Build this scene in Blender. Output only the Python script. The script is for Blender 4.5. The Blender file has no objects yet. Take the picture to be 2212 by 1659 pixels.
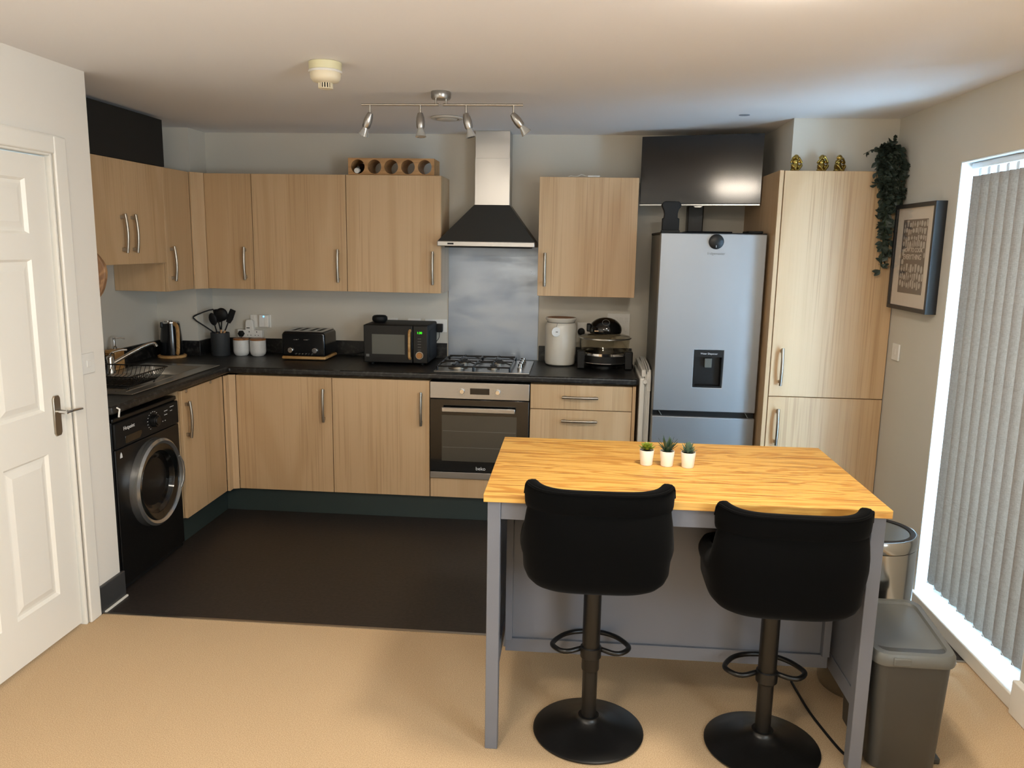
import bpy, bmesh, math, random
from mathutils import Vector, Matrix, Euler
random.seed(7)
D = bpy.data
C = bpy.context.scene.collection
PI = math.pi
R = math.radians

# ------------------------------------------------------------------ camera
cam_d = D.cameras.new('camera'); cam = D.objects.new('camera', cam_d); C.objects.link(cam)
cam_d.sensor_width = 36; cam_d.lens = 36 * 1723.9 / 2212; cam_d.clip_start = .05
def cam_matrix(pos, yaw, pitch, roll):
    Rz = Matrix.Rotation(yaw, 3, 'Z'); Rx = Matrix.Rotation(pitch, 3, 'X'); Ry = Matrix.Rotation(roll, 3, 'Y')
    M = Rz @ Rx @ Ry
    r, f, u = M.col[0], M.col[1], M.col[2]
    m = Matrix(((r.x, u.x, -f.x, pos[0]), (r.y, u.y, -f.y, pos[1]), (r.z, u.z, -f.z, pos[2]), (0, 0, 0, 1)))
    return m
cam.matrix_world = cam_matrix((2.0682, -5.2735, 1.6842), 0.0809, -0.1741, -0.0175)
bpy.context.scene.camera = cam

# ------------------------------------------------------------------ world, daylight, exposure
sc = bpy.context.scene
sc.view_settings.view_transform = 'Standard'; sc.view_settings.look = 'None'
sc.view_settings.gamma = 1; sc.view_settings.use_curve_mapping = False
sc.view_settings.exposure = -0.08
w = D.worlds.new('sky'); sc.world = w; w.use_nodes = True
bg = w.node_tree.nodes['Background']; bg.inputs[0].default_value = (.62, .82, 1, 1); bg.inputs[1].default_value = 2.5
def area(name, loc, rot, sx, sy, power, col):
    l = D.lights.new(name, 'AREA'); l.shape = 'RECTANGLE'; l.size = sx; l.size_y = sy; l.energy = power; l.color = col
    o = D.objects.new(name, l); o.location = loc; o.rotation_euler = rot; C.objects.link(o); return o
DAY = (.42, .70, 1.0)
area('daylight_at_kitchen_window', (4.15, -1.94, 1.05), (0, R(90), 0), 2.1, 1.0, 400, DAY)       # sky beyond the blinds
area('added_fill_at_unseen_window', (4.15, -5.3, 1.45), (0, R(90), 0), 1.3, 2.0, 165, (.78, .90, 1.0))  # added fill light, set outside an invented window behind the camera
WARM = (1.0, .72, .42)
LAMP_A, LAMP_B = 165.0, 46.0       # emission of the two ceiling lamps' shades

# ------------------------------------------------------------------ materials
def lin(c):
    if isinstance(c, str):
        c = tuple(int(c[i:i+2], 16) / 255 for i in (0, 2, 4))
    return tuple((x / 12.92 if x <= .04045 else ((x + .055) / 1.055) ** 2.4) for x in c) + (1,)
class NT:
    def __init__(s, name):
        s.m = D.materials.new(name); s.m.use_nodes = True; s.t = s.m.node_tree
        s.b = s.t.nodes['Principled BSDF']; s.out = s.t.nodes['Material Output']
    def n(s, typ, **kw):
        k = s.t.nodes.new(typ)
        for a, v in kw.items():
            if a == 'inp':
                for i, x in v.items(): k.inputs[i].default_value = x
            else: setattr(k, a, v)
        return k
    def l(s, a, b): s.t.links.new(a, b)
def mat(name, col, rough=.5, metal=0, spec=None, bump=0, bscale=200, **kw):
    k = NT(name); b = k.b
    b.inputs['Base Color'].default_value = lin(col); b.inputs['Roughness'].default_value = rough
    b.inputs['Metallic'].default_value = metal
    if spec is not None: b.inputs['Specular IOR Level'].default_value = spec
    for a, v in kw.items(): b.inputs[a.replace('_', ' ')].default_value = v
    if bump:
        tc = k.n('ShaderNodeTexCoord'); no = k.n('ShaderNodeTexNoise', inp={'Scale': bscale, 'Detail': 3})
        bp = k.n('ShaderNodeBump', inp={'Strength': bump, 'Distance': .002})
        k.l(tc.outputs['Object'], no.inputs['Vector']); k.l(no.outputs[0], bp.inputs['Height']); k.l(bp.outputs[0], b.inputs['Normal'])
    return k.m
def grain(name, c1, c2, c3, sc1, sc2, rough=.45, rand=True, dist=.8, stave=None, pore=.45):
    """wood: broad figure (sc1 = mapping scale) plus fine pores (sc2)"""
    k = NT(name); tc = k.n('ShaderNodeTexCoord'); src = tc.outputs['Object']
    if rand:
        oi = k.n('ShaderNodeObjectInfo'); mul = k.n('ShaderNodeVectorMath', operation='SCALE'); mul.inputs['Scale'].default_value = 1
        comb = k.n('ShaderNodeCombineXYZ'); m1 = k.n('ShaderNodeMath', operation='MULTIPLY', inp={1: 17.0})
        k.l(oi.outputs['Random'], m1.inputs[0])
        for i in range(3): k.l(m1.outputs[0], comb.inputs[i])
        ad = k.n('ShaderNodeVectorMath', operation='ADD'); k.l(src, ad.inputs[0]); k.l(comb.outputs[0], ad.inputs[1]); src = ad.outputs[0]
    if stave:
        sep = k.n('ShaderNodeSeparateXYZ'); k.l(tc.outputs['Object'], sep.inputs[0])
        dv = k.n('ShaderNodeMath', operation='DIVIDE', inp={1: stave}); k.l(sep.outputs[1], dv.inputs[0])
        fl = k.n('ShaderNodeMath', operation='FLOOR'); k.l(dv.outputs[0], fl.inputs[0])
        wn = k.n('ShaderNodeTexWhiteNoise', noise_dimensions='1D'); k.l(fl.outputs[0], wn.inputs['W'])
        sc_ = k.n('ShaderNodeVectorMath', operation='SCALE'); sc_.inputs['Scale'].default_value = 9; k.l(wn.outputs['Color'], sc_.inputs[0])
        ad2 = k.n('ShaderNodeVectorMath', operation='ADD'); k.l(src, ad2.inputs[0]); k.l(sc_.outputs[0], ad2.inputs[1]); src = ad2.outputs[0]
    mp = k.n('ShaderNodeMapping'); mp.inputs['Scale'].default_value = sc1; k.l(src, mp.inputs[0])
    n1 = k.n('ShaderNodeTexNoise', inp={'Scale': 1.0, 'Detail': 3, 'Distortion': dist}); k.l(mp.outputs[0], n1.inputs['Vector'])
    wv = k.n('ShaderNodeMath', operation='MULTIPLY', inp={1: 9.0 if not stave else 16.0}); k.l(n1.outputs[0], wv.inputs[0])
    sn = k.n('ShaderNodeMath', operation='SINE'); m2 = k.n('ShaderNodeMath', operation='MULTIPLY', inp={1: 2.4}); k.l(wv.outputs[0], m2.inputs[0]); k.l(m2.outputs[0], sn.inputs[0])
    mr = k.n('ShaderNodeMapRange', inp={1: -1.0, 2: 1.0}); k.l(sn.outputs[0], mr.inputs[0])
    r1 = k.n('ShaderNodeValToRGB'); r1.color_ramp.elements[0].color = lin(c2); r1.color_ramp.elements[1].color = lin(c1)
    r1.color_ramp.elements[0].position = .0; r1.color_ramp.elements[1].position = .55; k.l(mr.outputs[0], r1.inputs[0])
    mp2 = k.n('ShaderNodeMapping'); mp2.inputs['Scale'].default_value = sc2; k.l(src, mp2.inputs[0])
    n2 = k.n('ShaderNodeTexNoise', inp={'Scale': 1.0, 'Detail': 5}); k.l(mp2.outputs[0], n2.inputs['Vector'])
    r2 = k.n('ShaderNodeValToRGB'); r2.color_ramp.elements[0].color = (1, 1, 1, 1); r2.color_ramp.elements[1].color = (0, 0, 0, 1)
    r2.color_ramp.elements[0].position = .36; r2.color_ramp.elements[1].position = .50; k.l(n2.outputs[0], r2.inputs[0])
    mx = k.n('ShaderNodeMix', data_type='RGBA'); mx.inputs['B'].default_value = lin(c3)
    mp3 = k.n('ShaderNodeMapping'); mp3.inputs['Scale'].default_value = [s * 3.1 for s in sc1]; k.l(src, mp3.inputs[0])
    n3 = k.n('ShaderNodeTexNoise', inp={'Scale': 1.0, 'Detail': 1}); k.l(mp3.outputs[0], n3.inputs['Vector'])
    mr3 = k.n('ShaderNodeMapRange', inp={1: .42, 2: .62, 3: .15}); k.l(n3.outputs[0], mr3.inputs[0])
    mf0 = k.n('ShaderNodeMath', operation='MULTIPLY'); k.l(r2.outputs[0], mf0.inputs[0]); k.l(mr3.outputs[0], mf0.inputs[1])
    mf = k.n('ShaderNodeMath', operation='MULTIPLY', inp={1: pore}); k.l(mf0.outputs[0], mf.inputs[0])
    k.l(mf.outputs[0], mx.inputs['Factor']); k.l(r1.outputs[0], mx.inputs['A'])
    k.l(mx.outputs['Result'], k.b.inputs['Base Color']); k.b.inputs['Roughness'].default_value = rough
    bp = k.n('ShaderNodeBump', inp={'Strength': .08, 'Distance': .001}); k.l(n2.outputs[0], bp.inputs['Height']); k.l(bp.outputs[0], k.b.inputs['Normal'])
    return k.m
def speckle(name, c1, c2, scale, lo, hi, rough, bump=0, detail=3, spec=.5):
    k = NT(name); tc = k.n('ShaderNodeTexCoord')
    n1 = k.n('ShaderNodeTexNoise', inp={'Scale': scale, 'Detail': detail}); k.l(tc.outputs['Object'], n1.inputs['Vector'])
    r1 = k.n('ShaderNodeValToRGB'); e = r1.color_ramp.elements; e[0].color = lin(c1); e[1].color = lin(c2); e[0].position = lo; e[1].position = hi
    k.l(n1.outputs[0], r1.inputs[0]); k.l(r1.outputs[0], k.b.inputs['Base Color']); k.b.inputs['Roughness'].default_value = rough
    k.b.inputs['Specular IOR Level'].default_value = spec
    if bump:
        bp = k.n('ShaderNodeBump', inp={'Strength': bump, 'Distance': .003}); k.l(n1.outputs[0], bp.inputs['Height']); k.l(bp.outputs[0], k.b.inputs['Normal'])
    return k.m
def brushed(name, col, rough, scale, aniso=0, lo=.93):
    k = NT(name); tc = k.n('ShaderNodeTexCoord'); mp = k.n('ShaderNodeMapping'); mp.inputs['Scale'].default_value = scale
    k.l(tc.outputs['Object'], mp.inputs[0]); n1 = k.n('ShaderNodeTexNoise', inp={'Scale': 1.0, 'Detail': 4}); k.l(mp.outputs[0], n1.inputs['Vector'])
    mr = k.n('ShaderNodeMapRange', inp={1: .3, 2: .7, 3: rough * lo, 4: rough * (2 - lo)}); k.l(n1.outputs[0], mr.inputs[0]); k.l(mr.outputs[0], k.b.inputs['Roughness'])
    k.b.inputs['Base Color'].default_value = lin(col); k.b.inputs['Metallic'].default_value = 1
    return k.m
def clear(name, col, refl=.12, rough=.02):
    """thin glass that lets light rays pass straight through"""
    k = NT(name); tr = k.n('ShaderNodeBsdfTransparent'); tr.inputs[0].default_value = lin(col)
    gl = k.n('ShaderNodeBsdfGlossy'); gl.inputs['Roughness'].default_value = rough
    lw = k.n('ShaderNodeLayerWeight', inp={'Blend': .5}); fr = k.n('ShaderNodeMath', operation='POWER', inp={1: 4.0}); k.l(lw.outputs['Facing'], fr.inputs[0])
    ad = k.n('ShaderNodeMath', operation='MULTIPLY_ADD', inp={1: .6, 2: refl * .5}); ad.use_clamp = True
    mx = k.n('ShaderNodeMixShader'); k.l(fr.outputs[0], ad.inputs[0]); k.l(ad.outputs[0], mx.inputs[0]); k.l(tr.outputs[0], mx.inputs[1]); k.l(gl.outputs[0], mx.inputs[2])
    k.l(mx.outputs[0], k.out.inputs['Surface']); return k.m
def emit(name, col, st):
    k = NT(name); k.b.inputs['Base Color'].default_value = lin(col); k.b.inputs['Emission Color'].default_value = lin(col); k.b.inputs['Emission Strength'].default_value = st; return k.m

M = {}
M['wall'] = mat('greige_wall_paint', 'CAC4B7', .85, bump=.05, bscale=90)
M['wall_white'] = mat('white_wall_paint', 'E6E0D6', .8, bump=.04, bscale=90)
M['ceiling'] = mat('ceiling_paint', 'EEEBE9', .9, bump=.05, bscale=60)
M['gloss'] = mat('white_gloss_paint', 'ECE7DD', .32)
M['upvc'] = mat('white_window_plastic', 'E8F0F4', .35)
M['carpet'] = speckle('beige_carpet', 'B09370', 'D2B692', 320, .35, .65, .95, bump=.6, spec=.1)
M['vinyl'] = speckle('black_vinyl_floor', '1D1917', '2F2824', 60, .3, .7, .5, bump=.1)
M['lam'] = grain('light_oak_laminate', 'C9A880', 'C19F76', '96724A', (2.4, 2.4, .28), (120, 120, 1.6), .42, dist=1.3, pore=.42)
M['oak'] = grain('oiled_oak_top', 'D6A654', 'BD8539', '8A5620', (1.3, 9, 9), (4, 90, 90), .5, rand=False, dist=1.6, stave=.11, pore=.8)
M['bamboo'] = grain('bamboo', 'C49A62', 'AE8048', '8A5E30', (2, 8, 8), (8, 90, 90), .5)
M['board'] = grain('rustic_board_wood', '9A7550', '77563A', '402C1A', (8, 8, 8), (30, 30, 30), .6)
M['plinth'] = mat('dark_green_grey_plinth', '2A3533', .5)
M['greypaint'] = mat('dark_grey_gloss_paint', '3A3A3A', .4)
M['blackpanel'] = mat('matt_black_panel', '0E100F', .7)
M['top'] = speckle('black_slate_laminate', '0F0F0F', '45433F', 45, .50, .80, .40, bump=.05, detail=6)
M['steel'] = brushed('brushed_steel', 'B9B6B0', .30, (3, 3, 260))
M['steelh'] = mat('brushed_steel_panel', 'B0AFAD', .30, 1)
M['steelsplash'] = brushed('wiped_steel_splashback', '98A2AF', .42, (3.5, 3.5, 11), lo=.62)
M['chrome'] = mat('chrome', 'D8D8D8', .08, 1)
M['nickel'] = mat('satin_nickel', 'A9A296', .32, 1)
M['darkhood'] = mat('dark_hood_steel', '4A4844', .42, .6)
M['black'] = mat('black_plastic', '0B0B0B', .38, spec=.35)
M['blackmatt'] = mat('black_matt_plastic', '0E0E0E', .6, spec=.3)
M['blackgloss'] = mat('black_gloss', '080808', .08, Coat_Weight=.3)
M['velvet'] = mat('black_velvet', '040404', .95, spec=.08, bump=.2, bscale=35, Sheen_Weight=.03, Sheen_Roughness=.4)
M['blackmetal'] = mat('black_powdercoated_metal', '0B0A09', .38, 0)
M['isl'] = mat('grey_island_paint', '6C6E75', .45)
M['white'] = mat('white_plastic', 'E4E1DA', .35)
M['aged'] = mat('aged_cream_plastic', 'D9D2AC', .4)
M['cream'] = mat('cream_ceramic', 'D2CCBF', .22)
M['speck'] = speckle('speckled_white_ceramic', 'D9D7D2', 'B4B2AC', 400, .55, .75, .35)
M['charcoal'] = mat('charcoal_ceramic', '2E3031', .6)
M['fridge'] = mat('silver_fridge_steel', '96989A', .42, .75)
M['screen'] = mat('tv_glass', '100F10', .11, spec=.6)
M['brass'] = mat('antique_brass', 'A08848', .25, 1)
M['leaf'] = mat('dark_green_leaf', '333E35', .5)
M['stem'] = mat('green_stem', '3A4A30', .6)
M['soil'] = mat('dark_soil', '1A1512', .9)
M['suc1'] = mat('lime_succulent', '7C8A2A', .4)
M['suc2'] = mat('dark_aloe', '2C4634', .4)
M['suc3'] = mat('blue_green_succulent', '55705E', .45)
M['greybin'] = mat('grey_bin_plastic', '3C3B37', .45)
M['binlid'] = mat('grey_bin_lid_plastic', '5E5E59', .38)
M['mount'] = mat('picture_mount_card', 'D9CCBC', .8)
M['print'] = mat('print_brown', '5A504A', .8)
M['printp'] = mat('print_pale', 'B5AA9E', .8)
M['glass'] = clear('clear_glass', 'FFFFFF', .06)
M['smokeglass'] = clear('tinted_glass', 'F0ECE2', .10)
M['porthole'] = clear('porthole_glass', 'D8DADC', .10)
M['ovenglass'] = mat('oven_window_glass', '45423A', .14)
M['mwglass'] = mat('microwave_window_mesh', '55554E', .4)
M['green'] = emit('green_display_digits', '3CFF14', 1.7)
M['blue'] = emit('blue_indicator', '60B8FF', 4.0)
M['whiteink'] = mat('white_lettering', 'D8D8D8', .5)
M['greyink'] = mat('grey_lettering', '6A6A66', .5)
M['lampA'] = emit('lit_lamp_shade_a', (1.0, .955, .885), LAMP_A)
M['lampB'] = emit('lit_lamp_shade_b', (1.0, .955, .885), LAMP_B)
M['chrome2'] = mat('satin_silver_plastic', 'B9B9B7', .22, .9)
M['blackgl2'] = mat('black_enamel', '0A0B0D', .18)
M['beech'] = mat('pale_beech', 'C79A6C', .5)
M['lidwood'] = grain('acacia_lid', 'A9703C', '8E5A2C', '5E3A1C', (8, 30, 8), (20, 120, 20), .5)
M['rackwood'] = grain('rack_pine', 'B98C5A', 'A67A4A', '7E5632', (2, 14, 14), (8, 120, 120), .5, rand=False)
M['copper'] = mat('copper_wood_dial', 'A8733F', .4, .3)
M['ventc'] = mat('ceiling_vent_plastic', 'D3CCC0', .45)
M['potw'] = mat('matt_white_pot', 'EDE6DB', .55)
M['greycab'] = mat('grey_fridge_side', '5E5D58', .5)
M['binsteel'] = brushed('polished_bin_steel', 'A9A8A5', .16, (2, 2, 160))
M['alarmw'] = mat('smoke_alarm_cream', 'DFD3B8', .45)
M['disc'] = mat('grey_ceiling_disc', '8E9096', .6)
M['navyframe'] = mat('black_picture_frame', '16171B', .4)
M['bulb'] = mat('bulb_glass', 'C8CBCB', .15, .6)
M['cloth'] = mat('grey_laundry', 'B9BCC0', .9)
M['darkdrum'] = mat('dark_drum', '2A2B2C', .3, .8)
def slatmat():
    k = NT('woven_blind_fabric'); tc = k.n('ShaderNodeTexCoord')
    a = k.n('ShaderNodeMapping'); a.inputs['Scale'].default_value = (900, 900, 60); b_ = k.n('ShaderNodeMapping'); b_.inputs['Scale'].default_value = (60, 60, 900)
    n1 = k.n('ShaderNodeTexNoise', inp={'Scale': 1.0, 'Detail': 3}); n2 = k.n('ShaderNodeTexNoise', inp={'Scale': 1.0, 'Detail': 3})
    for m_, n_ in ((a, n1), (b_, n2)): k.l(tc.outputs['Object'], m_.inputs[0]); k.l(m_.outputs[0], n_.inputs['Vector'])
    ad = k.n('ShaderNodeMath', operation='ADD'); k.l(n1.outputs[0], ad.inputs[0]); k.l(n2.outputs[0], ad.inputs[1])
    r = k.n('ShaderNodeValToRGB'); e = r.color_ramp.elements; e[0].color = lin('7D7268'); e[1].color = lin('AEA296'); e[0].position = .30; e[1].position = .70
    hv = k.n('ShaderNodeMath', operation='MULTIPLY', inp={1: .5}); k.l(ad.outputs[0], hv.inputs[0]); k.l(hv.outputs[0], r.inputs[0])
    df = k.n('ShaderNodeBsdfDiffuse'); tl = k.n('ShaderNodeBsdfTranslucent'); k.l(r.outputs[0], df.inputs[0]); k.l(r.outputs[0], tl.inputs[0])
    mx = k.n('ShaderNodeMixShader', inp={0: .32}); k.l(df.outputs[0], mx.inputs[1]); k.l(tl.outputs[0], mx.inputs[2]); k.l(mx.outputs[0], k.out.inputs['Surface'])
    return k.m
M['slat'] = slatmat()

# ------------------------------------------------------------------ mesh helpers
def nb(): return bmesh.new()
def bx(bm, x0, x1, y0, y1, z0, z1):
    v = [bm.verts.new((x, y, z)) for z in (z0, z1) for x, y in ((x0, y0), (x1, y0), (x1, y1), (x0, y1))]
    for f in ((0, 3, 2, 1), (4, 5, 6, 7), (0, 1, 5, 4), (1, 2, 6, 5), (2, 3, 7, 6), (3, 0, 4, 7)): bm.faces.new([v[i] for i in f])
    return bm
def box(*a): return bx(nb(), *a)
def frame_axes(d):
    d = Vector(d).normalized(); a = Vector((0, 0, 1)) if abs(d.z) < .9 else Vector((1, 0, 0))
    u = d.cross(a).normalized(); return u, d.cross(u).normalized()
def cy(bm, p0, p1, r0, r1=None, seg=24, caps=True):
    r1 = r0 if r1 is None else r1; p0, p1 = Vector(p0), Vector(p1); u, v = frame_axes(p1 - p0); rings = []
    for p, r in ((p0, r0), (p1, r1)):
        rings.append([bm.verts.new(p + (u * math.cos(2 * PI * i / seg) + v * math.sin(2 * PI * i / seg)) * r) for i in range(seg)])
    for i in range(seg): bm.faces.new((rings[0][i], rings[0][(i + 1) % seg], rings[1][(i + 1) % seg], rings[1][i]))
    if caps: bm.faces.new(rings[0][::-1]); bm.faces.new(rings[1])
    return bm
def tube(bm, pts, r, seg=8, closed=False, flat=None):
    pts = [Vector(p) for p in pts]; n = len(pts); rings = []; up = None
    for i, p in enumerate(pts):
        a = pts[i - 1] if (i or closed) else p; b = pts[(i + 1) % n] if (i < n - 1 or closed) else p
        d = (b - a).normalized()
        if up is None: u, v = frame_axes(d)
        else:
            u = (up - d * up.dot(d)).normalized(); v = d.cross(u)
        up = u; rr = r[i] if isinstance(r, (list, tuple)) else r
        rings.append([bm.verts.new(p + (u * math.cos(2 * PI * k / seg) + v * math.sin(2 * PI * k / seg) * (flat or 1)) * rr) for k in range(seg)])
    for i in range(n if closed else n - 1):
        A, B = rings[i], rings[(i + 1) % n]
        for k in range(seg): bm.faces.new((A[k], A[(k + 1) % seg], B[(k + 1) % seg], B[k]))
    if not closed: bm.faces.new(rings[0][::-1]); bm.faces.new(rings[-1])
    return bm
def smoothpts(pts, it=2, closed=False):
    pts = [Vector(p) for p in pts]
    for _ in range(it):
        q = []; n = len(pts)
        for i in range(n if closed else n - 1):
            a, b = pts[i], pts[(i + 1) % n]; q += [a * .75 + b * .25, a * .25 + b * .75]
        pts = q if closed else [pts[0]] + q + [pts[-1]]
    return pts
def lathe(bm, prof, c=(0, 0, 0), seg=40, a0=0, a1=2 * PI):
    """prof: (r,z) list; r=0 ends close on the axis"""
    full = abs(a1 - a0 - 2 * PI) < 1e-6; cols = seg if full else seg + 1; R_ = []
    for r, z in prof:
        if r < 1e-6: v = bm.verts.new((c[0], c[1], c[2] + z)); R_.append([v] * cols); continue
        R_.append([bm.verts.new((c[0] + r * math.cos(a0 + (a1 - a0) * i / seg), c[1] + r * math.sin(a0 + (a1 - a0) * i / seg), c[2] + z)) for i in range(cols)])
    for j in range(len(prof) - 1):
        for i in range(seg):
            k = (i + 1) % cols; f = []
            for v in (R_[j][i], R_[j][k], R_[j + 1][k], R_[j + 1][i]):
                if v not in f: f.append(v)
            if len(f) > 2:
                try: bm.faces.new(f)
                except ValueError: pass
    return bm
def prism(bm, poly, d0, d1, axis='y'):
    """poly in the plane across axis, extruded along it"""
    def P(a, b, d): return {'y': (a, d, b), 'x': (d, a, b), 'z': (a, b, d)}[axis]
    A = [bm.verts.new(P(a, b, d0)) for a, b in poly]; B = [bm.verts.new(P(a, b, d1)) for a, b in poly]; n = len(poly)
    bm.faces.new(A); bm.faces.new(B[::-1])
    for i in range(n): bm.faces.new((A[i], B[i], B[(i + 1) % n], A[(i + 1) % n]))
    return bm
def sph(bm, c, r, seg=16, rot=None):
    r = (r, r, r) if not isinstance(r, (tuple, list)) else r
    m = Matrix.Translation(Vector(c)) @ (rot.to_4x4() if rot else Matrix.Identity(4)) @ Matrix.Diagonal((*r, 1))
    bmesh.ops.create_uvsphere(bm, u_segments=seg, v_segments=max(6, seg // 2), radius=1, matrix=m); return bm
def gridsolid(As, Bs, keep, d0, d1, axis='z'):
    bm = nb(); V = {}
    def P(a, b, d): return {'y': (a, d, b), 'x': (d, a, b), 'z': (a, b, d)}[axis]
    def vv(i, j, k):
        if (i, j, k) not in V: V[(i, j, k)] = bm.verts.new(P(As[i], Bs[j], (d0, d1)[k]))
        return V[(i, j, k)]
    na, nbb = len(As) - 1, len(Bs) - 1
    K = {(i, j) for i in range(na) for j in range(nbb) if keep((As[i] + As[i + 1]) / 2, (Bs[j] + Bs[j + 1]) / 2)}
    for i, j in K:
        for k in (0, 1): bm.faces.new([vv(i, j, k), vv(i + 1, j, k), vv(i + 1, j + 1, k), vv(i, j + 1, k)])
        for di, dj, e in ((-1, 0, ((0, 0), (0, 1))), (1, 0, ((1, 0), (1, 1))), (0, -1, ((0, 0), (1, 0))), (0, 1, ((0, 1), (1, 1)))):
            if (i + di, j + dj) not in K:
                (a, b), (c, d) = e; bm.faces.new([vv(i + a, j + b, 0), vv(i + c, j + d, 0), vv(i + c, j + d, 1), vv(i + a, j + b, 1)])
    return bm
def obj(name, bm, m, parent=None, bev=0, seg=2, smooth=True, world=False, sub=0, ang=40):
    if world and parent is not None: bm.transform(parent_mat(parent).inverted())
    bmesh.ops.remove_doubles(bm, verts=bm.verts, dist=1e-6)
    bmesh.ops.recalc_face_normals(bm, faces=bm.faces)
    me = D.meshes.new(name); bm.to_mesh(me); bm.free()
    if smooth:
        me.polygons.foreach_set('use_smooth', [True] * len(me.polygons)); me.set_sharp_from_angle(angle=R(ang))
    me.materials.append(m); o = D.objects.new(name, me); C.objects.link(o)
    if parent is not None: o.parent = parent
    if sub:
        s = o.modifiers.new('sub', 'SUBSURF'); s.levels = sub; s.render_levels = sub
    if bev:
        b = o.modifiers.new('bevel', 'BEVEL'); b.width = bev; b.segments = seg; b.limit_method = 'ANGLE'; b.angle_limit = R(40); b.harden_normals = False
    return o
def parent_mat(o):
    m = Matrix.Identity(4)
    while o is not None:
        m = (Matrix.Translation(o.location) @ o.rotation_euler.to_matrix().to_4x4()) @ m; o = o.parent
    return m
def thing(name, label, cat, loc=(0, 0, 0), rz=0, group=None):
    o = D.objects.new(name, None); C.objects.link(o); o.empty_display_size = .05
    o.location = loc; o.rotation_euler = (0, 0, rz); tag(o, label, cat, group); return o
def tag(o, label, cat, group=None):
    o['label'] = label; o['category'] = cat
    if group: o['group'] = group
    return o
def struct(name, bm, m, **kw):
    o = obj(name, bm, m, **kw); o['kind'] = 'structure'; return o
def dup(root, loc, rz=None, label=None, group=None):
    r = root.copy(); C.objects.link(r); r.location = loc
    if rz is not None: r.rotation_euler = (0, 0, rz)
    if label: r['label'] = label
    if group: r['group'] = group
    def rec(a, b):
        for ch in list(a.children):
            c = ch.copy(); C.objects.link(c); c.parent = b; rec(ch, c)
    rec(root, r); return r
def txt(s, h, name, m, parent, loc, rot=(90, 0, 0), align='CENTER', ex=.0004):
    cu = D.curves.new(name, 'FONT'); cu.body = s; cu.size = h; cu.align_x = align; cu.align_y = 'CENTER'; cu.extrude = ex
    t = D.objects.new(name, cu); C.objects.link(t); bpy.context.view_layer.update()
    me = D.meshes.new_from_object(t); D.objects.remove(t); me.materials.clear(); me.materials.append(m)
    me.transform(Matrix.Translation(Vector(loc)) @ Euler([R(a) for a in rot]).to_matrix().to_4x4())
    o = D.objects.new(name, me); C.objects.link(o); o.parent = parent; return o
# ------------------------------------------------------------------ the room
H = 2.37; XL, XS, XR = -.69, -.048, 3.735; YS, YB = -1.882, -7.0; YV = -2.055; WT = .92
fl = struct('floor', box(XS - .1, XR + .15, YB, YV, -.06, 0), M['carpet'])
fv = struct('floor', box(XL - .1, XR + .15, YV, .1, -.06, 0), M['vinyl'])
struct('trim_1', box(XS, XR, YV - .004, YV + .010, 0, .004), M['steel'])                      # metal strip between carpet and vinyl
struct('ceiling', box(XL - .1, XR + .3, YB - .1, .1, H, H + .08), M['ceiling'])
struct('wall_back', box(XL - .1, XR + .3, 0, .1, 0, H), M['wall'])
struct('wall_left', box(XL - .1, XL, YS, 0, 0, H), M['wall'])
DY0, DY1, DZ = -2.985, -2.150, 2.008                                                         # door opening in the near left wall
struct('wall_left', gridsolid([YB, DY0, DY1, YS], [0, DZ, H], lambda a, b: not (DY0 < a < DY1 and b < DZ), XS - .1, XS, 'x'), M['wall_white'])
struct('wall_left', box(XL - .1, XS - .1, YS - .1, YS, 0, H), M['wall'])                        # return behind the sink run
struct('wall_back', box(XL, -.42, -.23, -.0005, 0, H - .0005), M['wall'])                     # boxed pipe corner
struct('wall_back', box(3.186, XR, -.724, -.0005, 2.0885, H - .0005), M['wall'])              # boxing over the tall cupboard
struct('wall_front', box(XS - .1, XR + .3, YB - .1, YB, 0, H), M['wall_white'])
W0, W1, WZ0, WZ1 = -2.415, -1.478, .048, 2.075                                                 # kitchen window opening
V0, V1, VZ0, VZ1 = -6.3, -4.3, .85, 2.075                                                     # added window, unseen behind the camera, to let in fill daylight
def keepR(a, b):
    return not (W0 < a < W1 and WZ0 < b < WZ1) and not (V0 < a < V1 and VZ0 < b < VZ1)
struct('wall_right', gridsolid([YB, V0, V1, W0, W1, 0], [0, WZ0, VZ0, WZ1, H], keepR, XR, XR + .27, 'x'), M['wall'])
# reveals of the kitchen window: white lining, frame, pane
def window(nm, y0, y1, z0, z1, xf, mull):
    f = struct(nm, gridsolid([y0, y0 + .06] + mull + [y1 - .06, y1], [z0, z0 + .07, z1 - .07, z1],
        lambda a, b: a < y0 + .06 or a > y1 - .06 or b < z0 + .07 or b > z1 - .07 or (len(mull) == 2 and mull[0] < a < mull[1]), xf, xf + .06, 'x'), M['upvc'], bev=.004)
    p = obj('pane', box(xf + .025, xf + .031, y0 + .055, y1 - .055, z0 + .065, z1 - .065), M['glass'], f, smooth=False)
    return f
window('window_1', W0 + .003, W1 - .003, WZ0 + .015, WZ1 - .003, XR + .115, [])
window('added_window_2', V0 + .003, V1 - .003, VZ0 + .003, VZ1 - .003, XR + .12, [(V0 + V1) / 2 - .04, (V0 + V1) / 2 + .04])  # unseen lounge window, added only as an opening for the fill light
lin_ = nb()
bx(lin_, XR + .001, XR + .115, W1 - .006, W1 - .0005, WZ0 + .001, WZ1); bx(lin_, XR + .001, XR + .115, W0 + .0005, W0 + .006, WZ0 + .001, WZ1)
bx(lin_, XR + .001, XR + .115, W0 + .006, W1 - .006, WZ1 - .006, WZ1 - .0005)
bx(lin_, XR + .001, XR + .19, W0 + .006, W1 - .006, WZ0 - .0, WZ0 + .012)
struct('trim_2', lin_, M['upvc'])
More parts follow.
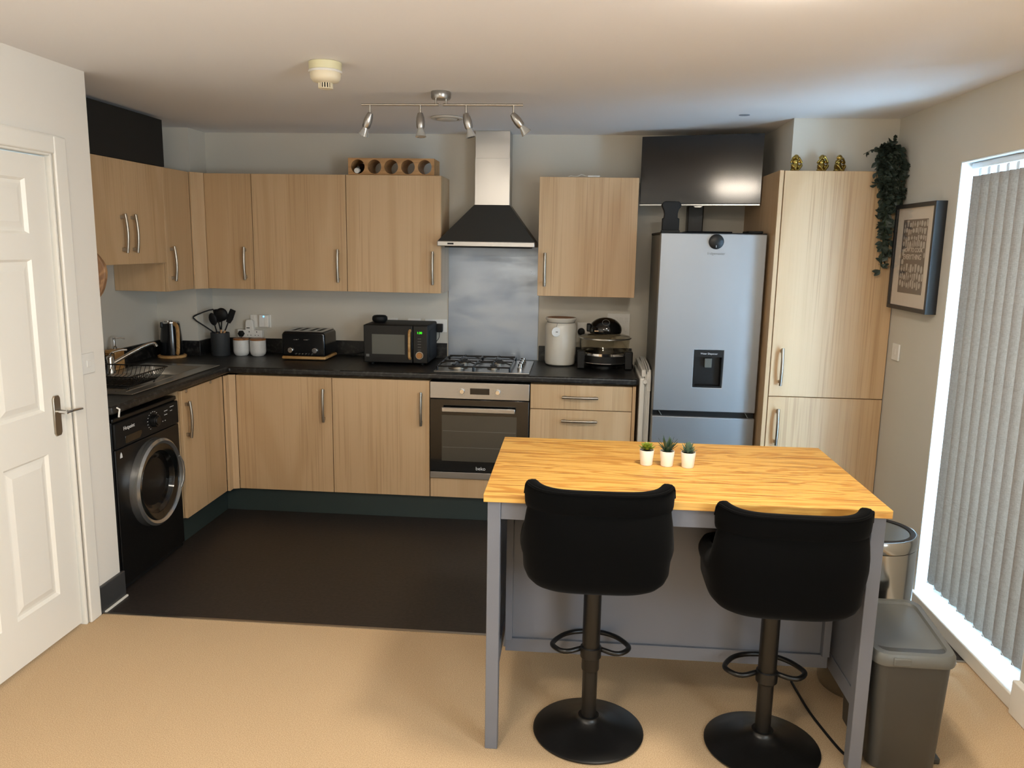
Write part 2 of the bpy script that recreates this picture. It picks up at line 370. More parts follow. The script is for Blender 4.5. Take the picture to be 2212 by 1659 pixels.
struct('trim_3', box(XR - .016, XR + .004, W0 + .0, W1 + .01, 0, .064), M['gloss'], bev=.006, seg=3)   # bead at the foot of the window
struct('baseboard_right', box(XR - .016, XR, W1 + .012, -.872, 0, .142), M['gloss'], bev=.005)
struct('baseboard_right', box(XR - .030, XR, YB, W0 - .002, 0, .135), M['gloss'], bev=.005)
struct('baseboard_left', box(XS, XS + .016, -2.078, YS + .016, 0, .128), M['greypaint'], bev=.004)
struct('baseboard_left', box(XS, XS + .016, YB, -3.065, 0, .128), M['gloss'], bev=.004)
struct('trim_4', box(XS + .0165, XS + .024, YV + .01, YS + .016, 0, .008), M['gloss'])              # white sealant line at the vinyl
# door, lining, architrave
arch = nb()
for a, b, c, d in ((-2.145, -2.068, 0, 2.075), (-3.067, -2.990, 0, 2.075)): bx(arch, XS, XS + .018, a, b, c, d)
bx(arch, XS, XS + .018, -2.990, -2.145, 2.005, 2.075)
struct('trim_5', arch, M['gloss'], bev=.006, seg=3)
ln = nb(); bx(ln, XS - .1, XS + .006, -2.162, DY1, 0, DZ); bx(ln, XS - .1, XS + .006, DY0, DY0 + .012, 0, DZ); bx(ln, XS - .1, XS + .006, DY0 + .012, -2.162, DZ - .012, DZ)
struct('trim_6', ln, M['gloss'], bev=.003)
def panel_door():
    xb, xf = XS - .046, XS - .010; y0, y1, z0, z1 = -2.965, -2.170, .014, 1.990
    cols = [(-2.905, -2.640), (-2.555, -2.297)]; rows = [(.205, .81), (.985, 1.592), (1.690, 1.900)]
    bm = nb(); ys = [y0, cols[0][0], cols[0][1], cols[1][0], cols[1][1], y1]; zs = [z0] + [v for r in rows for v in r] + [z1]
    s = gridsolid(ys, zs, lambda a, b: not any(c[0] < a < c[1] and r[0] < b < r[1] for c in cols for r in rows), xb, xf, 'x')
    me = D.meshes.new('t'); s.to_mesh(me); bm.from_mesh(me); s.free(); D.meshes.remove(me)
    bx(bm, xb + .004, xf - .016, y0 + .01, y1 - .01, z0 + .01, z1 - .01)
    for c in cols:
        for r in rows:   # sloped moulding then a raised field
            def ring(x, i): return [bm.verts.new((x, a, b)) for a, b in ((c[0] + i, r[0] + i), (c[1] - i, r[0] + i), (c[1] - i, r[1] - i), (c[0] + i, r[1] - i))]
            L = [ring(xf, 0), ring(xf - .012, .010), ring(xf - .010, .022), ring(xf - .003, .045)]
            for A, B in zip(L, L[1:]):
                for i in range(4): bm.faces.new((A[i], A[(i + 1) % 4], B[(i + 1) % 4], B[i]))
            bm.faces.new(L[-1])
    d = struct('door_1', bm, M['gloss'], smooth=False)
    pl = nb(); yc = -2.229; pts = [(yc + a * .021, .955 + b) for a, b in ((-1, -.072), (-.6, -.084), (.6, -.084), (1, -.072), (1, .072), (.6, .084), (-.6, .084), (-1, .072))]
    prism(pl, pts, xf, xf + .009, 'x')
    h = obj('handle_plate', pl, M['nickel'], d, bev=.002)
    lv = nb(); cy(lv, (xf + .008, yc, .972), (xf + .052, yc, .972), .009, seg=14)
    tube(lv, smoothpts([(xf + .05, yc - .012, .972), (xf + .056, yc + .02, .974), (xf + .052, yc + .07, .970), (xf + .046, yc + .098, .966)], 2), .009, 10, flat=.7)
    obj('lever', lv, M['chrome'], h)
panel_door()

# ------------------------------------------------------------------ cupboards
def handle(parent, x, z, y=0, L=.205, horiz=False, m=None):
    bm = nb(); n = 13
    pts = [(-L / 2 + L * i / (n - 1), -.026 - .009 * math.cos(PI * (i / (n - 1) - .5))) for i in range(n)]
    if horiz: tube(bm, [(x + a, y + b, z) for a, b in pts], .0085, 12)
    else: tube(bm, [(x, y + b, z + a) for a, b in pts], .0085, 12)
    for s in (-1, 1):
        a = s * (L / 2 - .018)
        if horiz: bx(bm, x + a - .009, x + a + .009, y - .027, y, z - .006, z + .006)
        else: bx(bm, x - .006, x + .006, y - .027, y, z + a - .009, z + a + .009)
    return obj('handle', bm, m or M['nickel'], parent, bev=.0015)
def cabinet(name, label, cat, loc, rz, w, h, d, fronts, group=None, side=None):
    """local frame: x along the front, front of the doors at y=0, body behind; z from the bottom of the unit"""
    t = thing(name, label, cat, loc, rz, group)
    obj('carcass', box(.0006, w - .0006, .0205, d - .001, .001, h - .001), M[side or 'lam'], t, bev=.001, seg=1)
    for f in fronts:
        x0, x1, z0, z1, hx, hz, hor, nm = f
        dd = obj(nm, box(x0 + .0015, x1 - .0015, 0, .0185, z0 + .0015, z1 - .0015), M['lam'], t, bev=.0015)
        if hx is not None: handle(dd, hx, hz, 0, .205 if not hor else .21, hor)
    return t
WL = 'wall cupboards above the worktop'; BL = 'base cupboards under the worktop'
wz, wh = 1.367, .72; yw = -.3045
cabinet('wall_cupboard', 'narrow light oak wall cupboard beside the corner', 'cupboard', (-.297, yw, wz), 0, .304, wh, .3035, [(0, .304, 0, wh, .253, .165, 0, 'door')], WL)
cabinet('wall_cupboard', 'wide light oak wall cupboard directly above the toaster', 'cupboard', (.008, yw, wz), 0, .603, wh, .3035, [(0, .603, 0, wh, .550, .160, 0, 'door')], WL)
cabinet('wall_cupboard', 'wide light oak wall cupboard under the wooden wine rack', 'cupboard', (.612, yw, wz), 0, .598, wh, .3035, [(0, .598, 0, wh, .547, .158, 0, 'door')], WL)
cabinet('wall_cupboard', 'wide light oak wall cupboard right of the cooker hood', 'cupboard', (1.811, yw, wz), 0, .600, wh, .3035, [(0, .600, 0, wh, .045, .163, 0, 'door')], WL)
XF = -.355
cabinet('wall_cupboard', 'shallower two-door oak wall cupboard over the sink', 'cupboard', (XF, -1.502, 1.537), PI / 2, .800, .55, .334,
        [(0, .400, 0, .55, .345, .165, 0, 'door'), (.400, .800, 0, .55, .445, .165, 0, 'door')], WL)
corner_unit = cabinet('wall_cupboard', 'oak wall cupboard on the left wall with one narrow door in the corner', 'cupboard', (XF, -.701, wz), PI / 2, .318, wh, .334,
        [(0, .318, 0, wh, .045, .165, 0, 'door')], WL)
fp = nb(); prism(fp, [(XF, -.382), (XF + .0, -.340), (-.2985, yw + .02), (-.2985, yw), (-.3015, yw - .004), (XF + .01, -.382)], wz, wz + wh, 'z')
obj('corner_filler', fp, M['lam'], corner_unit, bev=.001, world=True)
bb = thing('boxing_panel', 'matt black panel box between left wall cupboards and ceiling', 'panel', (XL + .17, -1.27, 2.089))
obj('panel', box(XL + .001, XF - .004, YS + .001, -.664, 2.0885, 2.352), M['blackpanel'], bb, world=True, bev=.002)
# base run on the back wall
yb = -.635; bd = .612
cabinet('base_cupboard', 'light oak base cupboard nearest the corner, below the toaster', 'cupboard', (.001, yb, .15), 0, .599, .72, bd, [(0, .599, 0, .72, .550, .551, 0, 'door')], BL)
cabinet('base_cupboard', 'light oak base cupboard immediately left of the oven', 'cupboard', (.601, yb, .15), 0, .598, .72, bd, [(0, .598, 0, .72, .548, .549, 0, 'door')], BL)
dr = cabinet('drawer_unit', 'light oak drawer unit with long horizontal handles right of the oven', 'drawers', (1.801, yb, .15), 0, .6, .72, bd,
        [(0, .6, .572, .72, .295, .650, 1, 'drawer'), (0, .6, .286, .570, .293, .508, 1, 'drawer'), (0, .6, 0, .284, .293, .225, 1, 'drawer')], BL)
obj('end_panel', box(.601, .620, -.002, bd, -.149, .722), M['lam'], dr, bev=.001)
XBF = -.052
su = cabinet('base_cupboard', 'light oak base cupboard right of the black washing machine', 'cupboard', (XBF, -1.204, .15), PI / 2, .505, .60, .60, [(0, .505, 0, .72, .037, .556, 0, 'door')], BL)
obj('side_panel', box(.0006, .018, .0205, .599, .601, .7195), M['lam'], su)
for x in (.045, .335): obj('lock_catch', box(x, x + .016, -.006, -.0005, .703, .7185), M['nickel'], su, bev=.001)
fp = nb(); prism(fp, [(XBF, -.694), (XBF, -.640), (-.001, yb + .004), (-.001, yb - .001), (XBF + .016, -.650), (XBF + .016, -.694)], .15, .87, 'z')
tag(obj('corner_post', fp, M['lam'], bev=.001), 'slim oak corner post joining the two runs of base cupboards', 'panel')
pl = nb(); bx(pl, -.099, 2.40, -.600, -.585, .0005, .149); bx(pl, -.114, -.099, -1.204, -.585, .0005, .149)
tag(obj('plinth', pl, M['plinth'], bev=.001), 'dark green-grey kickboard under the base cupboards', 'plinth')
# tall larder
tl = thing('tall_cupboard', 'tall two-door light oak larder cupboard against right wall', 'cupboard', (3.10, -.86, 0))
obj('carcass', box(3.122, 3.730, -.838, -.002, .001, 2.086), M['lam'], tl, world=True)
obj('side_panel', box(3.100, 3.1215, -.860, -.002, .001, 2.087), M['lam'], tl, world=True, bev=.001)
for z0, z1, hz in ((.150, .881, .715), (.885, 2.086, 1.050)):
    d = obj('door', box(3.126, 3.7305, -.860, -.8395, z0, z1), M['lam'], tl, world=True, bev=.0015); handle(d, 3.178 - 3.10, hz, 0)
# worktop
def keepW(a, b): return (b > -.655 or a < -.030) and not (-.50 < a < -.17 and -1.02 < b < -.69) and not (a < -.42 and b > -.23)
wt = thing('worktop', 'black slate-effect worktop running round the corner', 'worktop', (.5, -.3, .88))
obj('surface', gridsolid([XL, -.50, -.42, -.17, -.030, 2.428], [YS, -1.02, -.69, -.655, -.23, -.0], keepW, .881, WT, 'z'), M['top'], wt, world=True, bev=.011, seg=4)
up = nb(); bx(up, -.42 + .018, 1.2, -.018, -.0005, WT - .001, WT + .098); bx(up, 1.815, 2.428, -.018, -.0005, WT - .001, WT + .098)
bx(up, XL + .0005, -.402, -.248, -.2305, WT - .001, WT + .098); bx(up, -.4195, -.402, -.2305, -.018, WT - .001, WT + .098)
bx(up, XL + .0005, XL + .018, YS, -.248, WT - .001, WT + .098)
obj('upstand', up, M['top'], wt, world=True, bev=.002)
obj('seal_strip', box(.62, .66, -.6565, -.30, WT - .02, WT + .0004), M['top'], wt, world=True)
ct = nb(); tube(ct, [(-.026, YS + .030, .912), (-.012, YS + .030, .905), (-.016, YS + .030, .885), (-.010, YS + .016, .872)], .004, 8)
tag(obj('hook', ct, M['white']), 'small white plastic hook on the worktop edge above the washer', 'hook')
sp = obj('splashback', box(1.207, 1.808, -.006, -.0006, WT, 1.69), M['steelsplash'], bev=.001); tag(sp, 'smeared stainless steel splashback behind the hob', 'splashback')

# ------------------------------------------------------------------ oven, hob, hood
ov = thing('oven', 'built-in single oven with steel control panel and black glass door', 'oven', (1.5, -.635, .27))
obj('body', box(1.203, 1.798, -.615, -.05, .275, .868), M['blackmatt'], ov, world=True)
cp = obj('control_panel', box(1.203, 1.797, -.648, -.616, .768, .868), M['steelh'], ov, world=True, bev=.002)
dd = obj('door', box(1.203, 1.797, -.650, -.616, .318, .765), M['blackgloss'], ov, world=True, bev=.003)
obj('window', box(1.275, 1.725, -.6512, -.6495, .385, .668), M['ovenglass'], dd, world=True, smooth=False).matrix_parent_inverse = Matrix.Identity(4)
for z in (.47, .57):
    obj('shelf_runner', box(1.28, 1.72, -.6516, -.651, z, z + .002), M['greyink'], dd, world=True)
hb = nb(); bx(hb, 1.280, 1.717, -.690, -.674, .694, .722); bx(hb, 1.30, 1.325, -.676, -.650, .700, .716); bx(hb, 1.672, 1.697, -.676, -.650, .700, .716)
obj('handle', hb, M['steelh'], dd, world=True, bev=.003)
obj('bottom_trim', box(1.203, 1.797, -.650, -.616, .275, .315), M['steelh'], ov, world=True, bev=.002)
for x in (1.397, 1.610):
    k = nb(); cy(k, (x, -.648, .815), (x, -.668, .815), .016, .014, 24); obj('knob', k, M['chrome'], cp, world=True, bev=.0015)
    m_ = nb()
    for i in range(8):
        a = PI * (.15 + .24 * i) - PI / 2; bx(m_, x + .032 * math.cos(a) - .0015, x + .032 * math.cos(a) + .0015, -.6486, -.648, .815 + .026 * math.sin(a) - .001, .815 + .026 * math.sin(a) + .001)
    obj('dial_marks', m_, M['greyink'], cp, world=True, smooth=False)
obj('display', box(1.444, 1.560, -.6495, -.647, .797, .834), M['screen'], cp, world=True, bev=.001)
txt('beko', .030, 'lettering', M['whiteink'], dd, (1.512 - 1.5, -.6504 + .635, .342 - .27))
cabinet('oven_housing', 'short light oak fronted unit underneath the oven', 'cupboard', (1.201, yb, .15), 0, .598, .120, bd, [(0, .598, 0, .122, None, 0, 0, 'front')])
ho = thing('gas_hob', 'four-burner stainless steel gas hob with side knobs', 'hob', (1.505, -.355, WT))
hx0, hx1, hy0, hy1 = 1.218, 1.792, -.612, -.105
obj('tray', box(hx0, hx1, hy0, hy1, WT + .0005, WT + .008), M['steelh'], ho, world=True, bev=.003)
for bxp, byp, r in ((1.345, -.475, .048), (1.345, -.225, .033), (1.565, -.475, .026), (1.565, -.225, .036)):
    b = nb(); lathe(b, [(0, .004), (r + .012, .004), (r + .012, .010), (r, .012), (r, .018), (r - .004, .021), (0, .021)], (bxp, byp, WT + .005), 28)
    bo = obj('burner', b, M['nickel'], ho, world=True)
    c_ = nb(); lathe(c_, [(0, 0), (r * .82, 0), (r * .82, .005), (0, .007)], (bxp, byp, WT + .0262), 28); obj('burner_cap', c_, M['blackmetal'], bo, world=True)
for gx in (1.345, 1.565):
    g = nb(); x0, x1 = gx - .108, gx + .108; zt = WT + .046; r = .005
    for a, b in (((x0, -.590), (x1, -.590)), ((x0, -.125), (x1, -.125)), ((x0, -.590), (x0, -.125)), ((x1, -.590), (x1, -.125)), ((x0, -.350), (x1, -.350))):
        tube(g, [(a[0], a[1], zt - .012), (b[0], b[1], zt - .012)], r, 6)
    for byp in (-.475, -.225):
        for dx, dy in ((1, 0), (-1, 0), (0, 1), (0, -1)):
            tube(g, [(gx + dx * .108 if dx else gx, byp + dy * .115, zt - .012), (gx + dx * .07, byp + dy * .07, zt), (gx + dx * .018, byp + dy * .018, zt)], r * .9, 6)
    for a in (x0, x1):
        for b in (-.590, -.125): tube(g, [(a, b, WT + .008), (a, b, zt - .012)], .006, 6)
    obj('pan_support', g, M['blackmetal'], ho, world=True)
for i in range(4):
    k = nb(); lathe(k, [(0, 0), (.019, 0), (.019, .010), (.015, .014), (.014, .034), (.012, .036), (0, .036)], (1.728, -.475 + i * .088, WT + .008), 24); obj('knob', k, M['chrome'], ho, world=True)
hd = thing('cooker_hood', 'steel chimney cooker hood with dark pyramid canopy', 'hood', (1.5, -.2, 1.66))
obj('chimney', box(1.402, 1.6175, -.176, -.001, 1.93, H - .001), M['steelh'], hd, world=True, bev=.001)
obj('chimney_joint', box(1.4005, 1.619, -.1775, -.001, 1.90, 2.205), M['steelh'], hd, world=True, bev=.001)
cn = nb(); A = [(1.200, -.3795), (1.792, -.3795), (1.792, -.0065), (1.200, -.0065)]; B = [(1.398, -.180), (1.622, -.180), (1.622, -.0065), (1.398, -.0065)]
a = [cn.verts.new((x, y, 1.694)) for x, y in A]; b = [cn.verts.new((x, y, 1.921)) for x, y in B]
for i in range(4): cn.faces.new((a[i], a[(i + 1) % 4], b[(i + 1) % 4], b[i]))
cn.faces.new(a[::-1]); cn.faces.new(b)
obj('canopy', cn, M['darkhood'], hd, world=True, bev=.002)
rim = obj('rim', box(1.198, 1.794, -.3875, -.0065, 1.662, 1.694), M['steelh'], hd, world=True, bev=.004)
obj('badge', box(1.262, 1.300, -.3885, -.387, 1.673, 1.683), M['blackmatt'], rim, world=True)
obj('filter', box(1.24, 1.76, -.35, -.05, 1.655, 1.6625), M['blackmatt'], hd, world=True)
# ------------------------------------------------------------------ washing machine (local: front -y, x to the right)
wm = thing('washing_machine', 'black front-loading washing machine with silver porthole ring', 'washing machine', (-.060, -1.5345, 0), PI / 2)
obj('body', box(-.296, .296, .012, .585, .012, .848), M['black'], wm, bev=.006, seg=3)
fr = nb(); prism(fr, [(-.298, .03), (-.298, .700), (.298, .700), (.298, .03)], 0, .0125, 'y')
obj('front_panel', fr, M['black'], wm, bev=.005, seg=3)
cpn = nb(); bx(cpn, -.298, .298, -.004, .0125, .704, .826); cp = obj('control_panel', cpn, M['blackmatt'], wm, bev=.006, seg=3)
obj('top', box(-.298, .298, .004, .585, .829, .852), M['black'], wm, bev=.006, seg=3)
obj('kick_panel', box(-.296, .296, .010, .018, .008, .125), M['blackmatt'], wm, bev=.002)
dx, dz, ro = .020, .459, .226
ring = nb(); prof = [(ro - .032, -.020), (ro - .030, -.038), (ro - .016, -.046), (ro - .004, -.036), (ro, -.010), (ro, .004)]
def ylathe(bm, prof, x, z, seg=56):
    t = nb(); lathe(t, [(r, -y) for r, y in prof], (0, 0, 0), seg); t.transform(Matrix.Translation((x, 0, z)) @ Matrix.Rotation(PI / 2, 4, 'X'))
    me = D.meshes.new('t'); t.to_mesh(me); bm.from_mesh(me); t.free(); D.meshes.remove(me); return bm
door = obj('porthole_door', ylathe(nb(), prof, dx, dz), M['chrome2'], wm)
obj('door_surround', ylathe(nb(), [(.150, -.002), (.160, -.026), (ro - .030, -.034), (ro - .028, -.01)], dx, dz), M['blackgloss'], door)
obj('drum', ylathe(nb(), [(.152, -.002), (.150, .09), (.12, .11), (0, .115)], dx, dz), M['darkdrum'], door)
obj('porthole_glass', ylathe(nb(), [(.158, -.024), (.135, -.018), (.105, .020), (.07, .034), (0, .038)], dx, dz), M['porthole'], door)
lnd = nb()
for i in range(7): sph(lnd, (dx - .055 + random.uniform(-.045, .045), .060, dz - .02 + random.uniform(-.085, .06)), (.044, .020, .046), 10, Euler((0, random.uniform(0, 3), 0)).to_matrix())
obj('laundry', lnd, M['cloth'], door)
hn = nb(); tube(hn, [(dx + ro - .038, -.040, dz + .085), (dx + ro - .024, -.048, dz + .05), (dx + ro - .018, -.050, dz), (dx + ro - .024, -.048, dz - .05), (dx + ro - .038, -.040, dz - .085)], .010, 8, flat=.7)
obj('door_handle', hn, M['chrome2'], door)
k = nb(); cy(k, (.040, -.004, .772), (.040, -.030, .772), .033, .030, 32); cy(k, (.040, -.030, .772), (.040, -.036, .772), .024, .022, 32)
obj('programme_dial', k, M['black'], cp, bev=.002)
txt('Hotpoint', .026, 'lettering', M['whiteink'], cp, (-.178, -.0045, .790))
obj('detergent_drawer', prism(nb(), [(-.215, .715), (-.215, .752), (-.07, .752), (-.07, .735), (-.09, .715)], -.0055, -.003, 'y'), M['blackgloss'], cp, bev=.002)
mk = nb()
for i in range(14):
    a = PI * (1.32 - .118 * i); bx(mk, .040 + .052 * math.cos(a) - .004, .040 + .052 * math.cos(a) + .004, -.0046, -.004, .772 + .045 * math.sin(a) - .0012, .772 + .045 * math.sin(a) + .0012)
for i in range(3): bx(mk, .105 + i * .024, .113 + i * .024, -.0046, -.004, .745, .749)
for i, ww in enumerate((.03, .022, .034, .04)): bx(mk, .150 + (i % 2) * .06, .150 + (i % 2) * .06 + ww, -.0046, -.004, .775 + i * .010, .778 + i * .010)
obj('panel_markings', mk, M['whiteink'], cp, smooth=False)
lg = nb(); prism(lg, [(-.262, .655), (-.242, .655), (-.245, .672), (-.252, .682), (-.259, .672)], -.0010, 0, 'y'); obj('care_symbol', lg, M['whiteink'], wm, smooth=False)

# ------------------------------------------------------------------ sink, tap, rack, dispenser
sk = thing('sink', 'stainless steel inset sink with ribbed drainer', 'sink', (-.32, -1.1, WT))
sx0, sx1, sy0, sy1 = -.565, -.095, -1.600, -.630
obj('drainer', gridsolid([sx0, -.495, -.175, sx1], [sy0, -1.015, -.695, sy1], lambda a, b: not (-.495 < a < -.175 and -1.015 < b < -.695), WT + .0005, WT + .006, 'z'), M['steel'], sk, world=True, bev=.003)
bw = nb(); A = [(-.495, -1.015), (-.175, -1.015), (-.175, -.695), (-.495, -.695)]; L = []
for ins, z in ((0, WT + .0055), (.012, WT - .03), (.022, WT - .140), (.045, WT - .150)):
    L.append([bw.verts.new((x + (ins if x < -.3 else -ins), y + (ins if y < -.85 else -ins), z)) for x, y in A])
for P_, Q_ in zip(L, L[1:]):
    for i in range(4): bw.faces.new((P_[i], P_[(i + 1) % 4], Q_[(i + 1) % 4], Q_[i]))
bw.faces.new(L[-1]); obj('bowl', bw, M['steel'], sk, world=True, bev=.02, seg=3)
rb = nb()
for i in range(7): cy(rb, (-.46 + i * .05, -1.55, WT + .006), (-.46 + i * .05, -1.08, WT + .006), .004, seg=8)
obj('drainer_ribs', rb, M['steel'], sk, world=True)
tp = thing('tap', 'chrome mixer tap with long slanted spout over the sink', 'tap', (-.555, -1.02, WT + .006))
b = nb(); lathe(b, [(0, 0), (.028, 0), (.026, .012), (.022, .02), (.022, .085), (.017, .095), (0, .097)], seg=28); obj('body', b, M['chrome'], tp)
s = nb(); tube(s, smoothpts([(.0, .0, .045), (.10, .13, .125), (.135, .175, .145), (.155, .205, .148), (.160, .213, .128)], 2), .0105, 12); obj('spout', s, M['chrome'], tp)
s = nb(); tube(s, smoothpts([(0, 0, .09), (.01, .0, .115), (.05, .03, .128), (.075, .05, .126)], 2), [.010] + [.006] * 30, 8); obj('lever', s, M['chrome'], tp)
rk = thing('dish_rack', 'black wire dish drying rack standing on the sink drainer', 'dish rack', (-.3, -1.42, WT + .006))
f = nb(); zt, zb_ = WT + .088, WT + .026
top_ = [(-.520, -1.60), (-.105, -1.60), (-.105, -1.225), (-.520, -1.225)]; bot = [(-.47, -1.56), (-.15, -1.56), (-.15, -1.265), (-.47, -1.265)]
def rnd(c, z, r=.03):
    o_ = []
    for i in range(4):
        p, q, n_ = Vector(c[i - 1]), Vector(c[i]), Vector(c[(i + 1) % 4])
        o_ += [(*(q + (p - q).normalized() * r), z), (*q, z), (*(q + (n_ - q).normalized() * r), z)]
    return smoothpts(o_, 1, True)
tube(f, rnd(top_, zt), .0038, 6, True); tube(f, rnd(bot, zb_), .0030, 6, True); obj('frame', f, M['blackmetal'], rk, world=True)
f = nb()
for i in range(17):
    y = -1.545 + i * .0165; yt = -1.585 + i * .0212
    tube(f, smoothpts([(-.518, yt, zt), (-.49, y, zb_ + .012), (-.46, y, zb_ - .003), (-.31, y, zb_ - .003), (-.16, y, zb_ - .003), (-.13, y, zb_ + .012), (-.107, yt, zt)], 1), .0017, 5)
for i in range(12):
    x = -.44 + i * .0235
    tube(f, smoothpts([(x, -1.598, zt), (x, -1.56, zb_), (x, -1.265, zb_), (x, -1.227, zt)], 1), .0017, 5)
obj('wires', f, M['blackmetal'], rk, world=True)
f = nb()
for x in (-.44, -.155):
    for y in (-1.54, -1.29): tube(f, smoothpts([(x, y, zb_), (x, y - .004, WT + .0125), (x, y + .012, WT + .0125), (x, y + .010, zb_)], 1), .0022, 6)
obj('feet', f, M['blackmetal'], rk, world=True)
sb = thing('soap_dispenser', 'bamboo block soap dispenser with chrome pump by sink', 'soap dispenser', (-.618, -.865, WT))
obj('bottle', box(-.032, .032, -.045, .045, .0005, .118), M['bamboo'], sb, bev=.003)
pm = nb(); lathe(pm, [(0, .118), (.014, .118), (.014, .132), (.008, .138), (.0065, .175), (.009, .178), (.009, .186), (0, .187)], seg=20); tube(pm, [(0, 0, .181), (.03, .02, .183), (.048, .032, .178)], .0038, 8)
obj('pump', pm, M['chrome'], sb)
cd = thing('sink_caddy', 'black wire sink caddy beside the bamboo soap dispenser', 'caddy', (-.615, -1.02, WT))
c_ = nb()
for z in (.012, .035, .058, .081, .104): tube(c_, [(-.04, -.075, z), (.04, -.075, z), (.04, .075, z), (-.04, .075, z)], .0018, 5, True)
for x in (-.04, 0, .04):
    for y in (-.075, .075): tube(c_, [(x, y, .001), (x, y, .104)], .0018, 5)
for y in (-.04, 0, .04):
    for x in (-.04, .04): tube(c_, [(x, y, .001), (x, y, .104)], .0018, 5)
obj('basket', c_, M['blackmetal'], cd)
brd = nb(); n = 44; pts = []
for i in range(n):
    a = 2 * PI * i / n; r = .146 + .003 * math.sin(3 * a + 1) + .002 * math.sin(7 * a); pts.append((-.168 + r * math.cos(a), 1.515 + r * math.sin(a)))
prism(brd, pts, -1.880, -1.856, 'y')
tag(obj('chopping_board', brd, M['board'], bev=.005, seg=3), 'round rustic wooden board hanging behind the end of the white wall', 'board')

# ------------------------------------------------------------------ things on the worktop
kt = thing('kettle', 'black jug kettle with wooden handle and wooden base', 'kettle', (-.545, -.345, WT), R(-38))
b = nb(); lathe(b, [(0, .0005), (.084, .0005), (.088, .004), (.088, .016), (.080, .019), (0, .019)], seg=40); obj('base', b, M['bamboo'], kt)
b = nb(); lathe(b, [(0, .020), (.070, .020), (.071, .03), (.064, .14), (.056, .215), (.055, .228), (.050, .228), (.049, .215), (0, .214)], seg=48); bd_ = obj('body', b, M['blackgl2'], kt)
b = nb(); lathe(b, [(.0555, .222), (.057, .226), (.0555, .232), (.050, .232), (.049, .226)], seg=40); obj('rim', b, M['chrome'], kt)
b = nb(); lathe(b, [(0, .216), (.048, .216), (.046, .224), (.012, .230), (.012, .238), (.008, .242), (0, .243)], seg=32); obj('lid', b, M['chrome'], kt)
b = nb(); prism(b, [(-.010, .195), (.010, .195), (.006, .232), (-.006, .232)], -.066, -.045, 'y'); obj('spout', b, M['blackgl2'], kt, bev=.004)
b = nb(); tube(b, smoothpts([(.045, .0, .222), (.085, 0, .215), (.100, 0, .185), (.094, 0, .10), (.086, 0, .040), (.078, 0, .035)], 2), .011, 10, flat=1.3); obj('handle', b, M['bamboo'], kt)
up_ = thing('utensil_pot', 'dark grey ceramic pot holding the kitchen utensils', 'pot', (-.292, -.185, WT))
b = nb(); lathe(b, [(0, .0005), (.058, .0005), (.0605, .004), (.0605, .150), (.0585, .152), (.0565, .150), (.0565, .012), (0, .010)], seg=44); obj('body', b, M['charcoal'], up_)
def utensil(label, name, base, tip, kind, group='utensils in the grey pot'):
    t = thing(name, label, 'utensil', base, 0, group); v = Vector(tip) - Vector(base); L_ = v.length; zc_ = v.normalized(); xc_ = Vector((0, 1, 0)).cross(zc_).normalized(); yc_ = zc_.cross(xc_); m = Matrix((xc_, yc_, zc_)).transposed().to_4x4()
    h = nb(); tube(h, [(0, 0, 0), (0, 0, L_ * .52)], .0065, 10); h.transform(m); obj('handle', h, M['beech'], t)
    hd_ = nb(); tube(hd_, [(0, 0, L_ * .50), (0, 0, L_ * .74)], .0048, 8)
    if kind == 'spoon': sph(hd_, (0, 0, L_ * .87), (.027, .009, L_ * .16), 16)
    if kind == 'ladle': tube(hd_, [(0, 0, L_ * .70), (0, 0, L_ * .80)], .006, 8); sph(hd_, (0, -.004, L_ * .86), (.042, .022, .044), 20)
    if kind == 'spatula': prism(hd_, [(-.014, L_ * .70), (.014, L_ * .70), (.022, L_ * .80), (.019, L_), (-.019, L_), (-.022, L_ * .80)], -.004, .004, 'y')
    if kind == 'frame': tube(hd_, smoothpts([(0, 0, L_ * .7), (-.035, 0, L_ * .80), (-.035, 0, L_), (.035, 0, L_), (.035, 0, L_ * .80), (0, 0, L_ * .70)], 1), .0035, 6)
    hd_.transform(m); obj('head', hd_, M['blackmatt'], t, bev=.0015); return t
ux, uy, uz = -.292, -.185, WT + .014
utensil('black oval spoon leaning left at the front of the utensil pot', 'serving_spoon', (ux + .022, uy - .01, uz), (ux - .032, uy - .045, uz + .262), 'spoon')
utensil('big round black ladle in the middle of the utensil pot', 'ladle', (ux - .012, uy + .02, uz), (ux + .028, uy - .012, uz + .300), 'ladle')
utensil('black turner leaning far right out of the utensil pot', 'spatula', (ux - .03, uy + .0, uz), (ux + .088, uy + .02, uz + .288), 'spatula')
utensil('black utensil with pale wooden handle tip behind the oval spoon', 'spoon', (ux + .02, uy + .03, uz), (ux - .022, uy + .0, uz + .290), 'spatula')
t = thing('masher', 'black wire masher leaning out left of the utensil pot', 'utensil', (ux + .01, uy + .015, uz), 0, 'utensils in the grey pot')
b = nb(); tube(b, [(0, 0, 0), (-.043, -.012, .13)], .006, 8); obj('handle', b, M['beech'], t)
b = nb(); tube(b, smoothpts([(-.045, -.012, .13), (-.075, -.045, .165), (-.160, -.080, .232), (-.150, -.080, .250), (-.070, -.05, .285), (-.040, -.03, .29)], 1), .0048, 7); obj('head', b, M['blackmatt'], t)
def jar(x, y, label):
    t = thing('storage_jar', label, 'jar', (x, y, WT), 0, 'speckled jars with wooden lids')
    b = nb(); lathe(b, [(0, .0005), (.036, .0005), (.048, .012), (.052, .03), (.052, .102), (.050, .104), (0, .104)], seg=40); obj('body', b, M['speck'], t)
    b = nb(); lathe(b, [(0, .1045), (.0515, .1045), (.0520, .112), (.050, .114), (0, .114)], seg=40); obj('lid', b, M['lidwood'], t)
